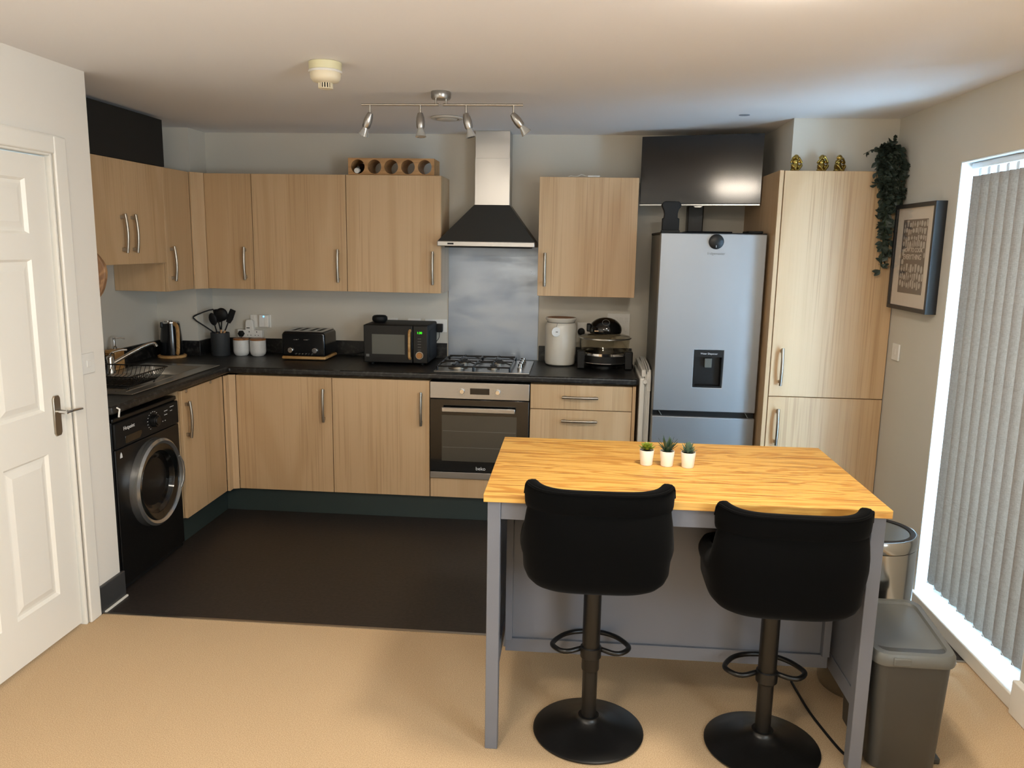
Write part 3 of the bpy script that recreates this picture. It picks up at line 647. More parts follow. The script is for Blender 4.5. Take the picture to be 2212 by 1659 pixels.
jar(-.158, -.165, 'speckled white jar with wooden lid next to the dark utensil pot'); jar(-.046, -.160, 'speckled white jar with wooden lid on the toaster side of the pair')
ts = thing('toaster', 'black four-slice toaster with wooden base', 'toaster', (.318, -.195, WT))
obj('base', box(-.146, .146, -.125, .130, .006, .026), M['bamboo'], ts, bev=.010, seg=3)
f = nb()
for x in (-.11, .11):
    for y in (-.09, .10): cy(f, (x, y, .0005), (x, y, .008), .012, seg=12)
obj('feet', f, M['blackmatt'], ts)
b = nb(); prism(b, [(-.144, .026), (.144, .026), (.141, .165), (.132, .183), (-.132, .183), (-.141, .165)], -.122, .128, 'y'); obj('body', b, M['blackgl2'], ts, bev=.012, seg=3)
tt = nb(); xs_ = [-.128, -.098, -.068, -.048, -.018, .018, .048, .068, .098, .128]; slots = ((-.098, -.068), (-.048, -.018), (.018, .048), (.068, .098))
tt = gridsolid(xs_, [-.112, -.075, .095, .118], lambda a, b: not (any(p < a < q for p, q in slots) and -.075 < b < .095), .1832, .188, 'z')
obj('slot_plate', tt, M['steelh'], ts, bev=.002)
sl = nb()
for p, q in slots: bx(sl, p + .001, q - .001, -.074, .094, .1833, .1845)
obj('slots', sl, M['blackmatt'], ts)
for x in (-.045, .022):
    l_ = nb(); bx(l_, x - .014, x + .014, -.140, -.121, .132, .138); obj('lever', l_, M['chrome'], ts, bev=.002)
for x in (-.082, .078):
    k = nb(); cy(k, (x, -.122, .066), (x, -.138, .066), .019, .017, 28); obj('dial', k, M['chrome'], ts, bev=.002)
for i in range(6):
    x = -.048 + i * .0208
    k = nb(); cy(k, (x, -.122, .042), (x, -.129, .042), .005, seg=14); obj('button', k, M['chrome'], ts)
mw = thing('microwave', 'black microwave with wooden handle and green clock', 'microwave', (.937, -.225, WT))
obj('body', box(-.203, .203, -.152, .165, .012, .252), M['blackmatt'], mw, bev=.010, seg=3)
f = nb()
for x in (-.16, .16):
    for y in (-.12, .12): cy(f, (x, y, .0005), (x, y, .016), .014, seg=12)
obj('feet', f, M['blackmatt'], mw)
obj('side_grille', box(.2025, .2055, -.10, .12, .045, .215), M['blackmatt'], mw, bev=.002)
dd = obj('door', box(-.203, .108, -.166, -.1525, .014, .250), M['black'], mw, bev=.004)
obj('window', box(-.150, .058, -.1668, -.1655, .068, .192), M['mwglass'], dd, smooth=False)
hb = nb(); tube(hb, smoothpts([(.092, -.164, .045), (.092, -.190, .050), (.092, -.193, .08), (.092, -.193, .18), (.092, -.190, .214), (.092, -.164, .219)], 1), .0088, 10, flat=1.2); obj('handle', hb, M['bamboo'], dd)
obj('door_badge', box(-.188, -.168, -.1668, -.1655, .050, .066), M['greyink'], dd)
pn = obj('control_panel', box(.110, .203, -.166, -.1525, .014, .250), M['black'], mw, bev=.004)
txt('1:30', .019, 'clock_digits', M['green'], pn, (.152, -.1668, .206))
mk = nb()
for i in range(5): bx(mk, .140, .162, -.1667, -.1655, .098 + i * .0175, .1005 + i * .0175)
obj('panel_markings', mk, M['greyink'], pn, smooth=False)
k = nb(); cy(k, (.152, -.166, .065), (.152, -.186, .065), .020, .018, 32); kk = obj('dial', k, M['copper'], pn, bev=.002)
k = nb(); cy(k, (.152, -.166, .065), (.152, -.170, .065), .024, .024, 32); obj('dial_ring', k, M['nickel'], kk)
se = thing('smart_speaker', 'small black round fabric speaker on top of the microwave', 'speaker', (.800, -.235, WT + .2525))
b = nb(); lathe(b, [(0, .0005), (.036, .0005), (.047, .010), (.049, .022), (.047, .036), (.038, .043), (0, .044)], seg=40); obj('body', b, M['blackmatt'], se)
b = nb(); lathe(b, [(.030, .0435), (.036, .0445), (.038, .0435)], seg=40); obj('top_ring', b, M['black'], se)
cr = thing('storage_crock', 'tall cream ceramic crock with wooden lid and round tag', 'crock', (1.962, -.165, WT))
b = nb(); lathe(b, [(0, .0005), (.078, .0005), (.094, .010), (.099, .030), (.099, .255), (.092, .270), (.086, .276), (.088, .282), (.097, .292), (.099, .300), (.095, .306), (.088, .306), (.088, .298), (0, .297)], seg=56); obj('body', b, M['cream'], cr)
b = nb(); lathe(b, [(0, .2985), (.085, .2985), (.085, .306), (0, .311)], seg=40); obj('lid', b, M['lidwood'], cr)
b = nb(); cy(b, (-.028, -.1005, .222), (-.026, -.1065, .222), .030, seg=32); tg = obj('tag', b, M['white'], cr, bev=.001)
b = nb(); lathe(b, [(.0885, .274), (.0895, .276), (.0885, .278)], seg=40); tube(b, [(-.020, -.086, .276), (-.024, -.100, .262), (-.026, -.1035, .250)], .0012, 5); obj('string', b, M['greyink'], cr)
bx_ = nb(); bx(bx_, -.040, -.016, -.1075, -.1068, .2195, .2245); obj('tag_writing', bx_, M['greyink'], tg)
hv = thing('halogen_oven', 'black halogen oven with glass bowl and bulbous lid', 'halogen oven', (2.243, -.235, WT))
b = nb(); lathe(b, [(0, .0005), (.085, .0005), (.085, .018), (.145, .030), (.158, .045), (.158, .088), (.150, .090), (.140, .05), (0, .04)], seg=56); obj('base', b, M['black'], hv)
b = nb(); lathe(b, [(.1585, .040), (.160, .043), (.1585, .046)], seg=56); obj('lower_band', b, M['chrome'], hv)
b = nb(); lathe(b, [(.152, .088), (.1565, .090), (.157, .104), (.152, .106)], seg=56); obj('chrome_band', b, M['chrome'], hv)
b = nb(); lathe(b, [(.130, .055), (.148, .095), (.156, .185), (.162, .192)], seg=56); obj('glass_bowl', b, M['smokeglass'], hv)
b = nb(); lathe(b, [(.163, .190), (.163, .196), (.150, .204), (.115, .214), (.092, .218)], seg=56); obj('glass_lid', b, M['smokeglass'], hv)
b = nb(); lathe(b, [(.160, .1885), (.165, .190), (.165, .197), (.158, .1985)], seg=56); obj('lid_rim', b, M['steel'], hv)
b = nb(); sph(b, (0, 0, .241), (.103, .097, .078), 32); 
for v in b.verts: v.co.z = max(v.co.z, .219)
bmesh.ops.remove_doubles(b, verts=b.verts, dist=.0005); hh = obj('heater_head', b, M['blackgloss'], hv)
b = nb(); bx(b, -.118, -.09, -.03, .03, .228, .278); obj('head_handle', b, M['black'], hh, bev=.008)
b = nb()
tube(b, [(.022 * math.cos(2 * PI * i / 28), -.0735 + .0135 * math.sin(2 * PI * i / 28) , .2925 + .0165 * math.sin(2 * PI * i / 28)) for i in range(28)], .0016, 6, True); obj('dial_ring', b, M['nickel'], hh) ; b = nb(); bx(b, -.07, -.035, -.087, -.078, .236, .243); obj('chrome_switch', b, M['chrome'], hh, bev=.001)
for sx_ in (-1, 1):
    b = nb(); tube(b, smoothpts([(sx_ * .150, -.03, .02), (sx_ * .163, -.045, .06), (sx_ * .165, -.05, .11), (sx_ * .175, -.05, .118)], 1), .016, 8, flat=1.6) if 0 else bx(b, min(sx_ * .122, sx_ * .172), max(sx_ * .122, sx_ * .172), -.105, -.050, .004, .116)
    obj('stand_leg', b, M['black'], hv, bev=.006)
b = nb(); lathe(b, [(0, .06), (.12, .06), (.12, .064), (0, .064)], seg=36); obj('cooking_rack', b, M['nickel'], hv)
fx = nb(); tube(fx, smoothpts([(2.36, -.09, WT + .012), (2.412, -.11, WT + .010), (2.436, -.09, WT + .008), (2.436, -.05, WT - .08)], 2), .0035, 7)
tag(obj('power_flex', fx, M['blackmatt']), 'thin black flex dropping over the worktop end beside the halogen oven', 'cable')
fx = nb(); tube(fx, smoothpts([(.47, -.06, WT + .012), (.56, -.045, WT + .008), (.62, -.03, WT + .02), (.69, -.05, WT + .045), (.74, -.045, WT + .05)], 2), .004, 7)
tag(obj('power_flex', fx, M['blackmatt']), 'black flex lying between the toaster and the microwave', 'cable')

# ------------------------------------------------------------------ sockets and switches
def plate(name, label, cat, x0, x1, z0, z1, group=None, axis='y', face=-.0005, sgn=-1):
    t = thing(name, label, cat, ((x0 + x1) / 2, face, z0) if axis == 'y' else (face, (x0 + x1) / 2, z0), 0, group)
    bm = box(x0, x1, face - .009, face, z0, z1) if axis == 'y' else box(min(face, face + sgn * .009), max(face, face + sgn * .009), x0, x1, z0, z1)
    obj('plate', bm, M['white'], t, world=True, bev=.002); return t
def rocker(t, x, z, w=.011, h=.020, axis='y', face=-.0095, sgn=-1):
    bm = box(x - w / 2, x + w / 2, face - .003, face + .0005, z - h / 2, z + h / 2) if axis == 'y' else box(min(face, face + sgn * .003), max(face, face + sgn * .003), x - w / 2, x + w / 2, z - h / 2, z + h / 2)
    return obj('rocker', bm, M['white'], t, world=True, bev=.0015)
SG = 'white sockets and switches on the back wall'
t = plate('wall_socket', 'white double wall socket covered by the multi-plug adaptor', 'socket', -.156, -.012, 1.092, 1.178, SG); rocker(t, -.13, 1.160)
t = thing('plug_adaptor', 'white multi-way plug adaptor over the speckled jars', 'adaptor', (-.145, -.012, 1.01))
a = nb(); prism(a, [(-.232, 1.024), (-.062, 1.024), (-.062, 1.076), (-.120, 1.076), (-.124, 1.135), (-.134, 1.146), (-.166, 1.146), (-.174, 1.135), (-.178, 1.076), (-.232, 1.080)], -.048, -.0105, 'y'); obj('body', a, M['white'], t, world=True, bev=.003)
h_ = nb()
for x in (-.150, -.098):
    bx(h_, x - .0025, x + .0025, -.0486, -.0475, 1.060, 1.069); bx(h_, x - .014, x - .008, -.0486, -.0475, 1.040, 1.044); bx(h_, x + .008, x + .014, -.0486, -.0475, 1.040, 1.044)
h_.free()
obj('fuse_slot', box(-.168, -.145, -.0486, -.0475, 1.088, 1.094), M['blackmatt'], t, world=True, smooth=False)
for x in (-.150, -.098): obj('pin_holes', bx(bx(box(x - .0025, x + .0025, -.0486, -.0475, 1.060, 1.069), x - .014, x - .008, -.0486, -.0475, 1.040, 1.044), x + .008, x + .014, -.0486, -.0475, 1.040, 1.044), M['blackmatt'], t, world=True, smooth=False)
pg = thing('plug', 'black plug in the white adaptor behind the jars', 'plug', (-.203, -.05, 1.04))
b = nb(); lathe(b, [(0, 0), (.0225, 0), (.0225, .014), (.017, .024), (0, .026)], seg=6); b.transform(Matrix.Translation((-.203, -.0485, 1.052)) @ Matrix.Rotation(PI / 2, 4, 'X')); tube(b, [(-.203, -.058, 1.03), (-.203, -.058, 1.005)], .006, 8); obj('body', b, M['blackmatt'], pg, world=True, bev=.003)
wf = thing('wifi_extender', 'white plug-in wifi box with a blue light', 'wifi extender', (-.045, -.0095, 1.095))
obj('body', box(-.082, -.016, -.042, -.0098, 1.098, 1.180), M['white'], wf, world=True, bev=.003); obj('front_strip', box(-.040, -.018, -.045, -.0425, 1.102, 1.178), M['gloss'], wf, world=True, bev=.001)
b = nb(); sph(b, (-.048, -.0425, 1.170), .005, 12); obj('indicator', b, M['blue'], wf, world=True)
for x0, x1, lab in ((.795, .864, 'leftmost small white switch plate peeping above the microwave'), (.934, 1.020, 'white switch plate above the middle of the microwave')):
    t = plate('wall_switch', lab, 'switch', x0, x1, 1.093, 1.179, SG); rocker(t, (x0 + x1) / 2, 1.136)
t = plate('wall_socket', 'white double socket right of the microwave by the splashback', 'socket', 1.050, 1.197, 1.092, 1.178, SG); rocker(t, 1.075, 1.155); rocker(t, 1.175, 1.155)
ad = thing('power_adaptor', 'black power adaptor plugged in right of the microwave', 'adaptor', (1.150, -.0095, 1.09))
obj('body', box(1.122, 1.174, -.056, -.0098, 1.096, 1.150), M['blackmatt'], ad, world=True, bev=.006, seg=3)
b = nb(); tube(b, smoothpts([(1.152, -.04, 1.097), (1.153, -.042, 1.07), (1.148, -.04, 1.05), (1.12, -.03, 1.02)], 2), .0022, 6); obj('flex', b, M['blackmatt'], ad, world=True)
t = plate('wall_socket', 'white double socket behind the halogen oven, left part showing', 'socket', 2.066, 2.212, 1.097, 1.182, SG); rocker(t, 2.12, 1.163); rocker(t, 2.15, 1.163)
pg = thing('plug', 'black plug in the socket left of the halogen oven', 'plug', (2.092, -.0095, 1.10))
b = nb(); lathe(b, [(0, 0), (.0235, 0), (.0235, .016), (.018, .028), (0, .030)], seg=18); b.transform(Matrix.Translation((2.094, -.0100, 1.122)) @ Matrix.Rotation(PI / 2, 4, 'X')); tube(b, smoothpts([(2.094, -.03, 1.10), (2.090, -.03, 1.07), (2.092, -.04, 1.03), (2.10, -.05, .96), (2.11, -.07, .93)], 2), .0045, 7); obj('body', b, M['blackmatt'], pg, world=True, bev=.002)
t = plate('appliance_switch_panel', 'large white grid of appliance switches above halogen oven', 'switch', 2.262, 2.408, 1.102, 1.246, SG)
for i in range(4):
    for z in (1.205, 1.145): rocker(t, 2.285 + i * .033, z, .016, .030)
t = plate('wall_switch', 'white light switch on the near left wall beside the door', 'switch', -2.058, -1.972, 1.097, 1.186, None, 'x', XS + .0005, 1); rocker(t, -2.015, 1.141, .030, .030, 'x', XS + .0095, 1)
t = plate('wall_switch', 'white light switch on the right wall under the picture', 'switch', -1.025, -.940, 1.118, 1.204, None, 'x', XR - .0005, -1); rocker(t, -.985, 1.161, .012, .030, 'x', XR - .0095, -1)
# wall power lead on top of the right cupboard
ld = thing('cable_adaptor', 'white adaptor with a coil of cable on top of right-hand cupboard', 'adaptor', (2.10, -.25, 2.0875))
obj('block', box(2.10, 2.175, -.285, -.235, 2.0878, 2.098), M['white'], ld, world=True, bev=.003)
b = nb(); tube(b, smoothpts([(2.10, -.26, 2.092), (2.08, -.26, 2.10), (2.06, -.255, 2.106), (2.045, -.26, 2.094), (2.02, -.26, 2.091), (2.0, -.25, 2.098), (1.985, -.25, 2.091)], 2), .003, 7); obj('cable', b, M['white'], ld, world=True)
# wine rack
wr = thing('wine_rack', 'long wooden wine rack with five round holes on a wall cupboard', 'wine rack', (.9, -.2, 2.0875))
hc = [(.685 + i * .1045, 2.1365) for i in range(5)]; rr = .043
def face_with_holes(x0, x1, z0, z1, y0, y1):
    bm = nb(); n = 32; edges = [x0] + [(hc[i][0] + hc[i + 1][0]) / 2 for i in range(4)] + [x1]
    for i, (cx_, cz_) in enumerate(hc):
        a0, a1 = edges[i], edges[i + 1]
        for y in (y0, y1):
            inner, outer = [], []
            for k in range(n):
                a = 2 * PI * k / n; c_, s_ = math.cos(a), math.sin(a)
                inner.append(bm.verts.new((cx_ + rr * c_, y, cz_ + rr * s_)))
                tx = ((a1 - cx_) if c_ > 0 else (a0 - cx_)) / c_ if abs(c_) > 1e-9 else 1e9; tz = ((z1 - cz_) if s_ > 0 else (z0 - cz_)) / s_ if abs(s_) > 1e-9 else 1e9; t_ = min(tx, tz)
                outer.append(bm.verts.new((cx_ + t_ * c_, y, cz_ + t_ * s_)))
            for k in range(n): bm.faces.new((inner[k], inner[(k + 1) % n], outer[(k + 1) % n], outer[k]))
            # corner triangles
            for qx, qz in ((a0, z0), (a1, z0), (a1, z1), (a0, z1)):
                v = bm.verts.new((qx, y, qz)); ks = sorted(range(n), key=lambda k: (outer[k].co.x - qx) ** 2 + (outer[k].co.z - qz) ** 2)[:2]
                try: bm.faces.new((v, outer[ks[0]], outer[ks[1]]))
                except ValueError: pass
            if y == y0: A = inner
            else:
                for k in range(n): bm.faces.new((A[k], A[(k + 1) % n], inner[(k + 1) % n], inner[k]))
    for p in (((x0, z0), (x1, z0)), ((x1, z0), (x1, z1)), ((x1, z1), (x0, z1)), ((x0, z1), (x0, z0))):
        (a, b), (c, d) = p; bm.faces.new([bm.verts.new(q) for q in ((a, y0, b), (c, y0, d), (c, y1, d), (a, y1, b))])
    return bm
obj('block', face_with_holes(.624, 1.162, 2.088, 2.188, -.285, -.095), M['rackwood'], wr, world=True)
wb = thing('wine_bottle', 'dark bottle with white cap in the leftmost wine rack hole', 'bottle', (hc[0][0] - .008, -.18, 2.10))
b = nb(); lathe(b, [(0, 0), (.010, 0), (.030, .05), (.034, .075), (.034, .17), (0, .172)], seg=24); b.transform(Matrix.Translation((hc[0][0] - .002, -.270, 2.1300)) @ Matrix.Rotation(-PI / 2, 4, 'X')); obj('glass', b, M['blackgloss'], wb, world=True)
b = nb(); cy(b, (hc[0][0] - .010, -.283, 2.1115), (hc[0][0] - .006, -.255, 2.118), .0165, seg=20); obj('cap', b, M['white'], wb, world=True, bev=.002)
# ------------------------------------------------------------------ fridge, television, airer
fx0, fx1, fyf = 2.510, 3.084, -.750
fg = thing('fridge_freezer', 'tall silver fridge freezer with black water dispenser', 'fridge freezer', (2.797, -.47, 0))
obj('body', box(fx0 + .002, fx1 - .002, -.688, -.16, .02, 1.748), M['greycab'], fg, world=True, bev=.004)
obj('top_cap', box(fx0, fx1, -.745, -.16, 1.7485, 1.762), M['blackmatt'], fg, world=True, bev=.003)
u = obj('upper_door', gridsolid([fx0, 2.728, 2.889, fx1], [.760, .901, 1.113, 1.757], lambda a, b: not (2.728 < a < 2.889 and .901 < b < 1.113), fyf, -.690, 'y'), M['fridge'], fg, world=True, bev=.004)
obj('lower_door', box(fx0, fx1, fyf, -.690, .05, .728), M['fridge'], fg, world=True, bev=.004)
gp = nb(); bx(gp, fx0 + .003, fx1 - .003, -.728, -.690, .7285, .7595); obj('grip_recess', gp, M['black'], fg, world=True)
gw = nb()
for x in (fx0 + .045, fx1 - .045): prism(gw, [(x - .012, .7598), (x - .008, .7598), (x + .012, .7288), (x + .008, .7288)], -.744, -.7285, 'y')
obj('grip_web', gw, M['greyink'], fg, world=True)
dp = nb(); x0, x1, z0, z1 = 2.7285, 2.8885, .9015, 1.1125; L = []
for ins, y, zt_ in ((0, fyf - .003, z1), (.008, fyf - .003, 1.075), (.012, -.712, 1.072)):
    L.append([dp.verts.new(p) for p in ((x0 + ins, y, z0 + ins), (x1 - ins, y, z0 + ins), (x1 - ins, y, zt_), (x0 + ins, y, zt_))])
for P_, Q_ in zip(L, L[1:]):
    for i in range(4): dp.faces.new((P_[i], P_[(i + 1) % 4], Q_[(i + 1) % 4], Q_[i]))
dp.faces.new(L[-1]); dsp = obj('water_dispenser', dp, M['black'], u, world=True, smooth=False)
lv = obj('dispenser_lever', box(2.789, 2.830, -.738, -.716, 1.012, 1.066), M['mwglass'], u, world=True, bev=.003)
txt('Water Dispenser', .0135, 'dispenser_lettering', M['whiteink'], u, (2.809 - 2.797, fyf - .0035 + .47, 1.094))
txt('fridgemaster', .019, 'badge_lettering', M['greyink'], u, (2.815 - 2.797, fyf - .0008 + .47, 1.649))
mg = nb(); lathe(mg, [(0, 0), (.040, 0), (.041, .006), (.040, .012), (.036, .015), (0, .016)], seg=40); mg.transform(Matrix.Translation((2.811, fyf - .0005, 1.714)) @ Matrix.Rotation(PI / 2, 4, 'X'))
mt = thing('kitchen_timer', 'black round magnetic timer high on the fridge door', 'timer', (2.811, fyf, 1.714)); obj('body', mg, M['black'], mt, world=True); obj('pointer', box(2.8095, 2.8115, -.7675, -.766, 1.682, 1.694), M['whiteink'], mt, world=True)
st = thing('holder', 'black plastic holder with a pinched neck on the fridge top', 'holder', (2.575, -.60, 1.7625))
sh = [(-.048, 0), (.045, 0), (.047, .006), (.047, .078), (.036, .080), (.036, .105), (.040, .125), (.052, .142), (.055, .150), (.048, .165), (.038, .172), (-.038, .172), (-.048, .165), (-.057, .150), (-.052, .140), (-.042, .120), (-.038, .100), (-.040, .080), (-.048, .078)]
obj('body', prism(nb(), sh, -.020, .020, 'y'), M['blackmatt'], st, bev=.004); obj('foot', box(-.052, .050, -.030, .030, 0, .012), M['black'], st, bev=.003)
tag(obj('flat_case', box(2.998, 3.080, -.66, -.50, 1.7625, 1.776), M['black'], bev=.004), 'flat black case lying on the right end of fridge top', 'case')
tag(obj('tray', box(2.66, 2.905, -.70, -.45, 1.7625, 1.770), M['black'], bev=.004), 'thin black tray lying along the middle of fridge top', 'tray')
# television: screen plane turned towards the room
tv = thing('television', 'flat black television on the wall above the fridge', 'television', (2.755, -.375, 1.925), math.atan2(-.20, .68))
obj('casing', box(-.352, .338, .004, .038, .003, .402), M['black'], tv, bev=.004)
obj('screen', box(-.350, .350, -.001, .0035, .012, .400), M['screen'], tv)
obj('bottom_bezel', box(-.353, .351, -.005, .012, -.002, .0085), M['chrome2'], tv, bev=.002)
b = nb(); prism(b, [(-.03, -.002), (.03, -.002), (.018, -.014), (-.018, -.014)], -.004, .012, 'y'); obj('logo_tab', b, M['chrome2'], tv, bev=.003)
bm_ = box(-.08, .06, .039, .070, .10, .30); obj('wall_mount', bm_, M['black'], tv, bev=.004)
br = thing('tv_bracket', 'black upright metal bracket on the wall under the television', 'bracket', (2.775, -.10, 1.72))
obj('upright', box(2.735, 2.830, -.100, -.001, 1.42, 2.18), M['blackmetal'], br, world=True, bev=.006); obj('arm', box(2.75, 2.81, -.24, -.102, 2.08, 2.16), M['blackmetal'], br, world=True, bev=.004)
ar = thing('clothes_airer', 'folded white clothes airer in gap left of the fridge', 'clothes airer', (2.465, -.36, 0), 0)
b = nb(); bx(b, 2.440, 2.472, -.64, -.10, .52, .925); obj('top_panel', b, M['white'], ar, world=True, bev=.008)
b = nb(); bx(b, 2.452, 2.478, -.60, -.08, .9255, .968); obj('hinge_bar', b, M['white'], ar, world=True, bev=.005)
b = nb(); cy(b, (2.470, -.641, .905), (2.470, -.652, .905), .013, seg=20); obj('hinge_cap', b, M['white'], ar, world=True, bev=.002)
b = nb()
for i, x in enumerate((2.4785, 2.489, 2.500)): tube(b, smoothpts([(x, -.61, .002), (x, -.61, .90 + .012 * i), (x, -.58, .95 + .012 * i), (x, -.10, .985), (x, -.07, .95), (x, -.07, .002)], 1), .0055, 8)
obj('tube_frame', b, M['white'], ar, world=True)
b = nb(); tube(b, [(2.500, -.607, .845), (2.500, -.607, .925), (2.500, -.586, .965)], .0085, 8); obj('grip_sleeve', b, M['white'], ar, world=True)

# ------------------------------------------------------------------ island and stools
isl = thing('kitchen_island', 'grey-painted breakfast table with thick oak top', 'table', (1.7876, -2.855, 0), .0048)
def I(nm, m, bev, *a): return obj(nm, box(*a), M[m], isl, bev=bev)
obj('tabletop', box(0, 1.26, 0, .77, .874, .900), M['oak'], isl, bev=.0015)
for x in (.012, 1.206):
    for y in (.014, .712): I('leg', 'isl', .002, x, x + .042, y, y + .044, 0, .8735)
I('apron', 'isl', .001, .0545, 1.2055, .020, .038, .812, .8735); I('apron', 'isl', .001, .0545, 1.2055, .730, .748, .812, .8735)
I('back_panel', 'isl', .001, .0545, 1.2055, .302, .312, .255, .8735); I('bottom_rail', 'isl', .001, .0545, 1.2055, .290, .316, .212, .262)
for x0, x1 in ((.020, .032), (1.228, 1.240)):
    I('side_panel', 'isl', .001, x0, x1, .0585, .7115, .250, .8735); I('side_rail', 'isl', .001, x0 - .004, x1 + .006, .0585, .7115, .190, .252)
for x in (.0545, 1.180): I('corner_batten', 'isl', .001, x, x + .025, .272, .301, .263, .872)
for z in (.215, .52): I('shelf', 'isl', .001, .0545, 1.2055, .317, .711, z, z + .018)
def make_stool(name, label, loc, rz, dh, a=.240, group='black bar stools at the island'):
    t = thing(name, label, 'bar stool', loc, rz, group)
    b = nb(); lathe(b, [(0, .0005), (.188, .0005), (.193, .004), (.193, .008), (.186, .012), (.13, .022), (.08, .034), (.045, .050), (.036, .060), (.036, .064), (0, .065)], seg=64); obj('base', b, M['blackmetal'], t, ang=50)
    b = nb(); lathe(b, [(0, .064), (.026, .064), (.026, .30), (0, .30)], seg=32); obj('lower_column', b, M['blackmetal'], t)
    b = nb(); lathe(b, [(0, .235), (.029, .235), (.0305, .24), (.0305, .62 + dh), (0, .62 + dh)], seg=32); obj('gas_lift', b, M['blackmetal'], t)
    b = nb(); cz = .302 + dh
    lp = [(-.030, .010, cz + .005), (-.09, -.02, cz), (-.133, .02, cz), (-.133, .055, cz), (-.085, .125, cz), (0, .150, cz), (.085, .125, cz), (.133, .055, cz), (.133, .02, cz), (.09, -.02, cz), (.030, .010, cz + .005)]
    tube(b, smoothpts(lp, 2), .0088, 10); lathe(b, [(.0315, cz - .022), (.036, cz - .018), (.036, cz + .018), (.0315, cz + .022)], seg=28); obj('footrest', b, M['blackmetal'], t)
    # upholstered tub: plan radius and height along the profile; front rim drops to seat height
    zb, n = .582 + dh, 96; rows = []
    b = nb()
    def pt(th, rr, z): # th from back (-y)
        c_, s_ = math.cos(th), math.sin(th); e = 2 / 3.8 if c_ > 0 else 2 / 2.8
        px = a * math.copysign(abs(s_) ** e, s_); py = -(.250 if c_ > 0 else .200) * math.copysign(abs(c_) ** e, c_) - .012
        return (px * rr, py * rr, z)
    def rimz(th):
        y_ = pt(th, 1, 0)[1]; k = max(0, min(1, (-.137 - y_) / .055)); k = k * k * (3 - 2 * k); k2 = max(0, min(1, (.15 - y_) / .27)); return .738 + .042 * k2 + (.886 - .780) * k + dh
    steps = []
    for i in range(9):
        f = i / 8 * PI / 2; steps.append((math.sin(f) ** .62, lambda th, f=f: zb + .12 * (1 - math.cos(f) ** .62) if f < PI / 2 - .01 else zb + .12))
    for i in range(1, 6):
        steps.append((1.0 + .035 * math.sin(PI * i / 5) , lambda th, i=i: zb + .12 + (rimz(th) - zb - .12) * i / 5))
    steps.append((.975, lambda th: rimz(th) + .010)); steps.append((.92, lambda th: rimz(th) + .012)); steps.append((.875, lambda th: rimz(th) + .002)); steps.append((.86, lambda th: rimz(th) - .04)); steps.append((.85, lambda th: .70 + dh)); 
    for rr, zf in steps:
        if rr < 1e-6: v = b.verts.new((0, 0, zb)); rows.append([v] * n)
        else: rows.append([b.verts.new(pt(2 * PI * i / n, rr, zf(2 * PI * i / n))) for i in range(n)])
    for A, B in zip(rows, rows[1:]):
        for i in range(n):
            f = []
            for v in (A[i], A[(i + 1) % n], B[(i + 1) % n], B[i]):
                if v not in f: f.append(v)
            b.faces.new(f)
    b.faces.new(rows[-1]); obj('seat_shell', b, M['velvet'], t, ang=80)
    b = nb(); rows = []
    for rr, z in ((0, .765), (.5, .765), (.75, .760), (.83, .745), (.84, .705), (.5, .702), (0, .702)):
        rows.append([b.verts.new((0, 0, z + dh))] * n if rr == 0 else [b.verts.new(pt(2 * PI * i / n, rr, z + dh)) for i in range(n)])
    for A, B in zip(rows, rows[1:]):
        for i in range(n):
            f = []
            for v in (A[i], A[(i + 1) % n], B[(i + 1) % n], B[i]):
                if v not in f: f.append(v)
            b.faces.new(f)
    obj('seat_cushion', b, M['velvet'], t, ang=80)
    # upper back roll: rounded section swept round the back, corners higher than the middle
    b = nb(); m = 40; TH = R(67); secs = []
    for i in range(m + 1):
        q = -1 + 2 * i / m; th = q * TH; aq = abs(q)
        zt = .952 + .017 * aq ** 2.5 + dh; z0 = .872 - .004 * aq + dh
        if aq > .86: zt -= .10 * ((aq - .86) / .14) ** 2.6 * .45
        th_ = .024 * (1 - max(0, (aq - .90) / .10) ** 2 * .45); px, py, _ = pt(th, .93, 0)
        px2, py2, _ = pt(th + .01, .93, 0); px1, py1, _ = pt(th - .01, .93, 0); tx, ty = px2 - px1, py2 - py1; l_ = math.hypot(tx, ty); nx, ny = ty / l_, -tx / l_
        ring = []
        for k in range(20):
            a_ = 2 * PI * k / 20; e = 2 / 3.4; u_ = math.copysign(abs(math.cos(a_)) ** e, math.cos(a_)); v_ = math.copysign(abs(math.sin(a_)) ** e, math.sin(a_))
            zz = (zt + z0) / 2 + v_ * (zt - z0) / 2; off = u_ * th_ + .004 * ((zz - z0) / .1) 
            ring.append(b.verts.new((px + nx * off, py + ny * off, zz)))
        secs.append(ring)
    for A, B in zip(secs, secs[1:]):
        for k in range(20): b.faces.new((A[k], A[(k + 1) % 20], B[(k + 1) % 20], B[k]))
    b.faces.new(secs[0][::-1]); b.faces.new(secs[-1]); bk = obj('backrest', b, M['velvet'], t, ang=75)
    b = nb(); pp = []
    for i in range(m + 1):
        q = -1 + 2 * i / m; aq = abs(q); px, py, _ = pt(q * TH * .97, 1.015, 0); zt = .946 + .017 * aq ** 2.5 + dh - (.045 * ((aq - .86) / .14) ** 2.6 if aq > .86 else 0); pp.append((px, py, zt))
    tube(b, pp, .0045, 6); obj('piping', b, M['velvet'], bk)
    b = nb(); tube(b, smoothpts([(.02, 0, .60 + dh), (.10, -.03, .602 + dh), (.145, -.07, .598 + dh), (.165, -.075, .590 + dh)], 1), .0055, 8); obj('height_lever', b, M['blackmetal'], t)
    b = nb(); lathe(b, [(0, .60 + dh), (.07, .60 + dh), (.085, .625 + dh), (0, .63 + dh)], seg=24); obj('swivel_plate', b, M['blackmetal'], t)
    return t
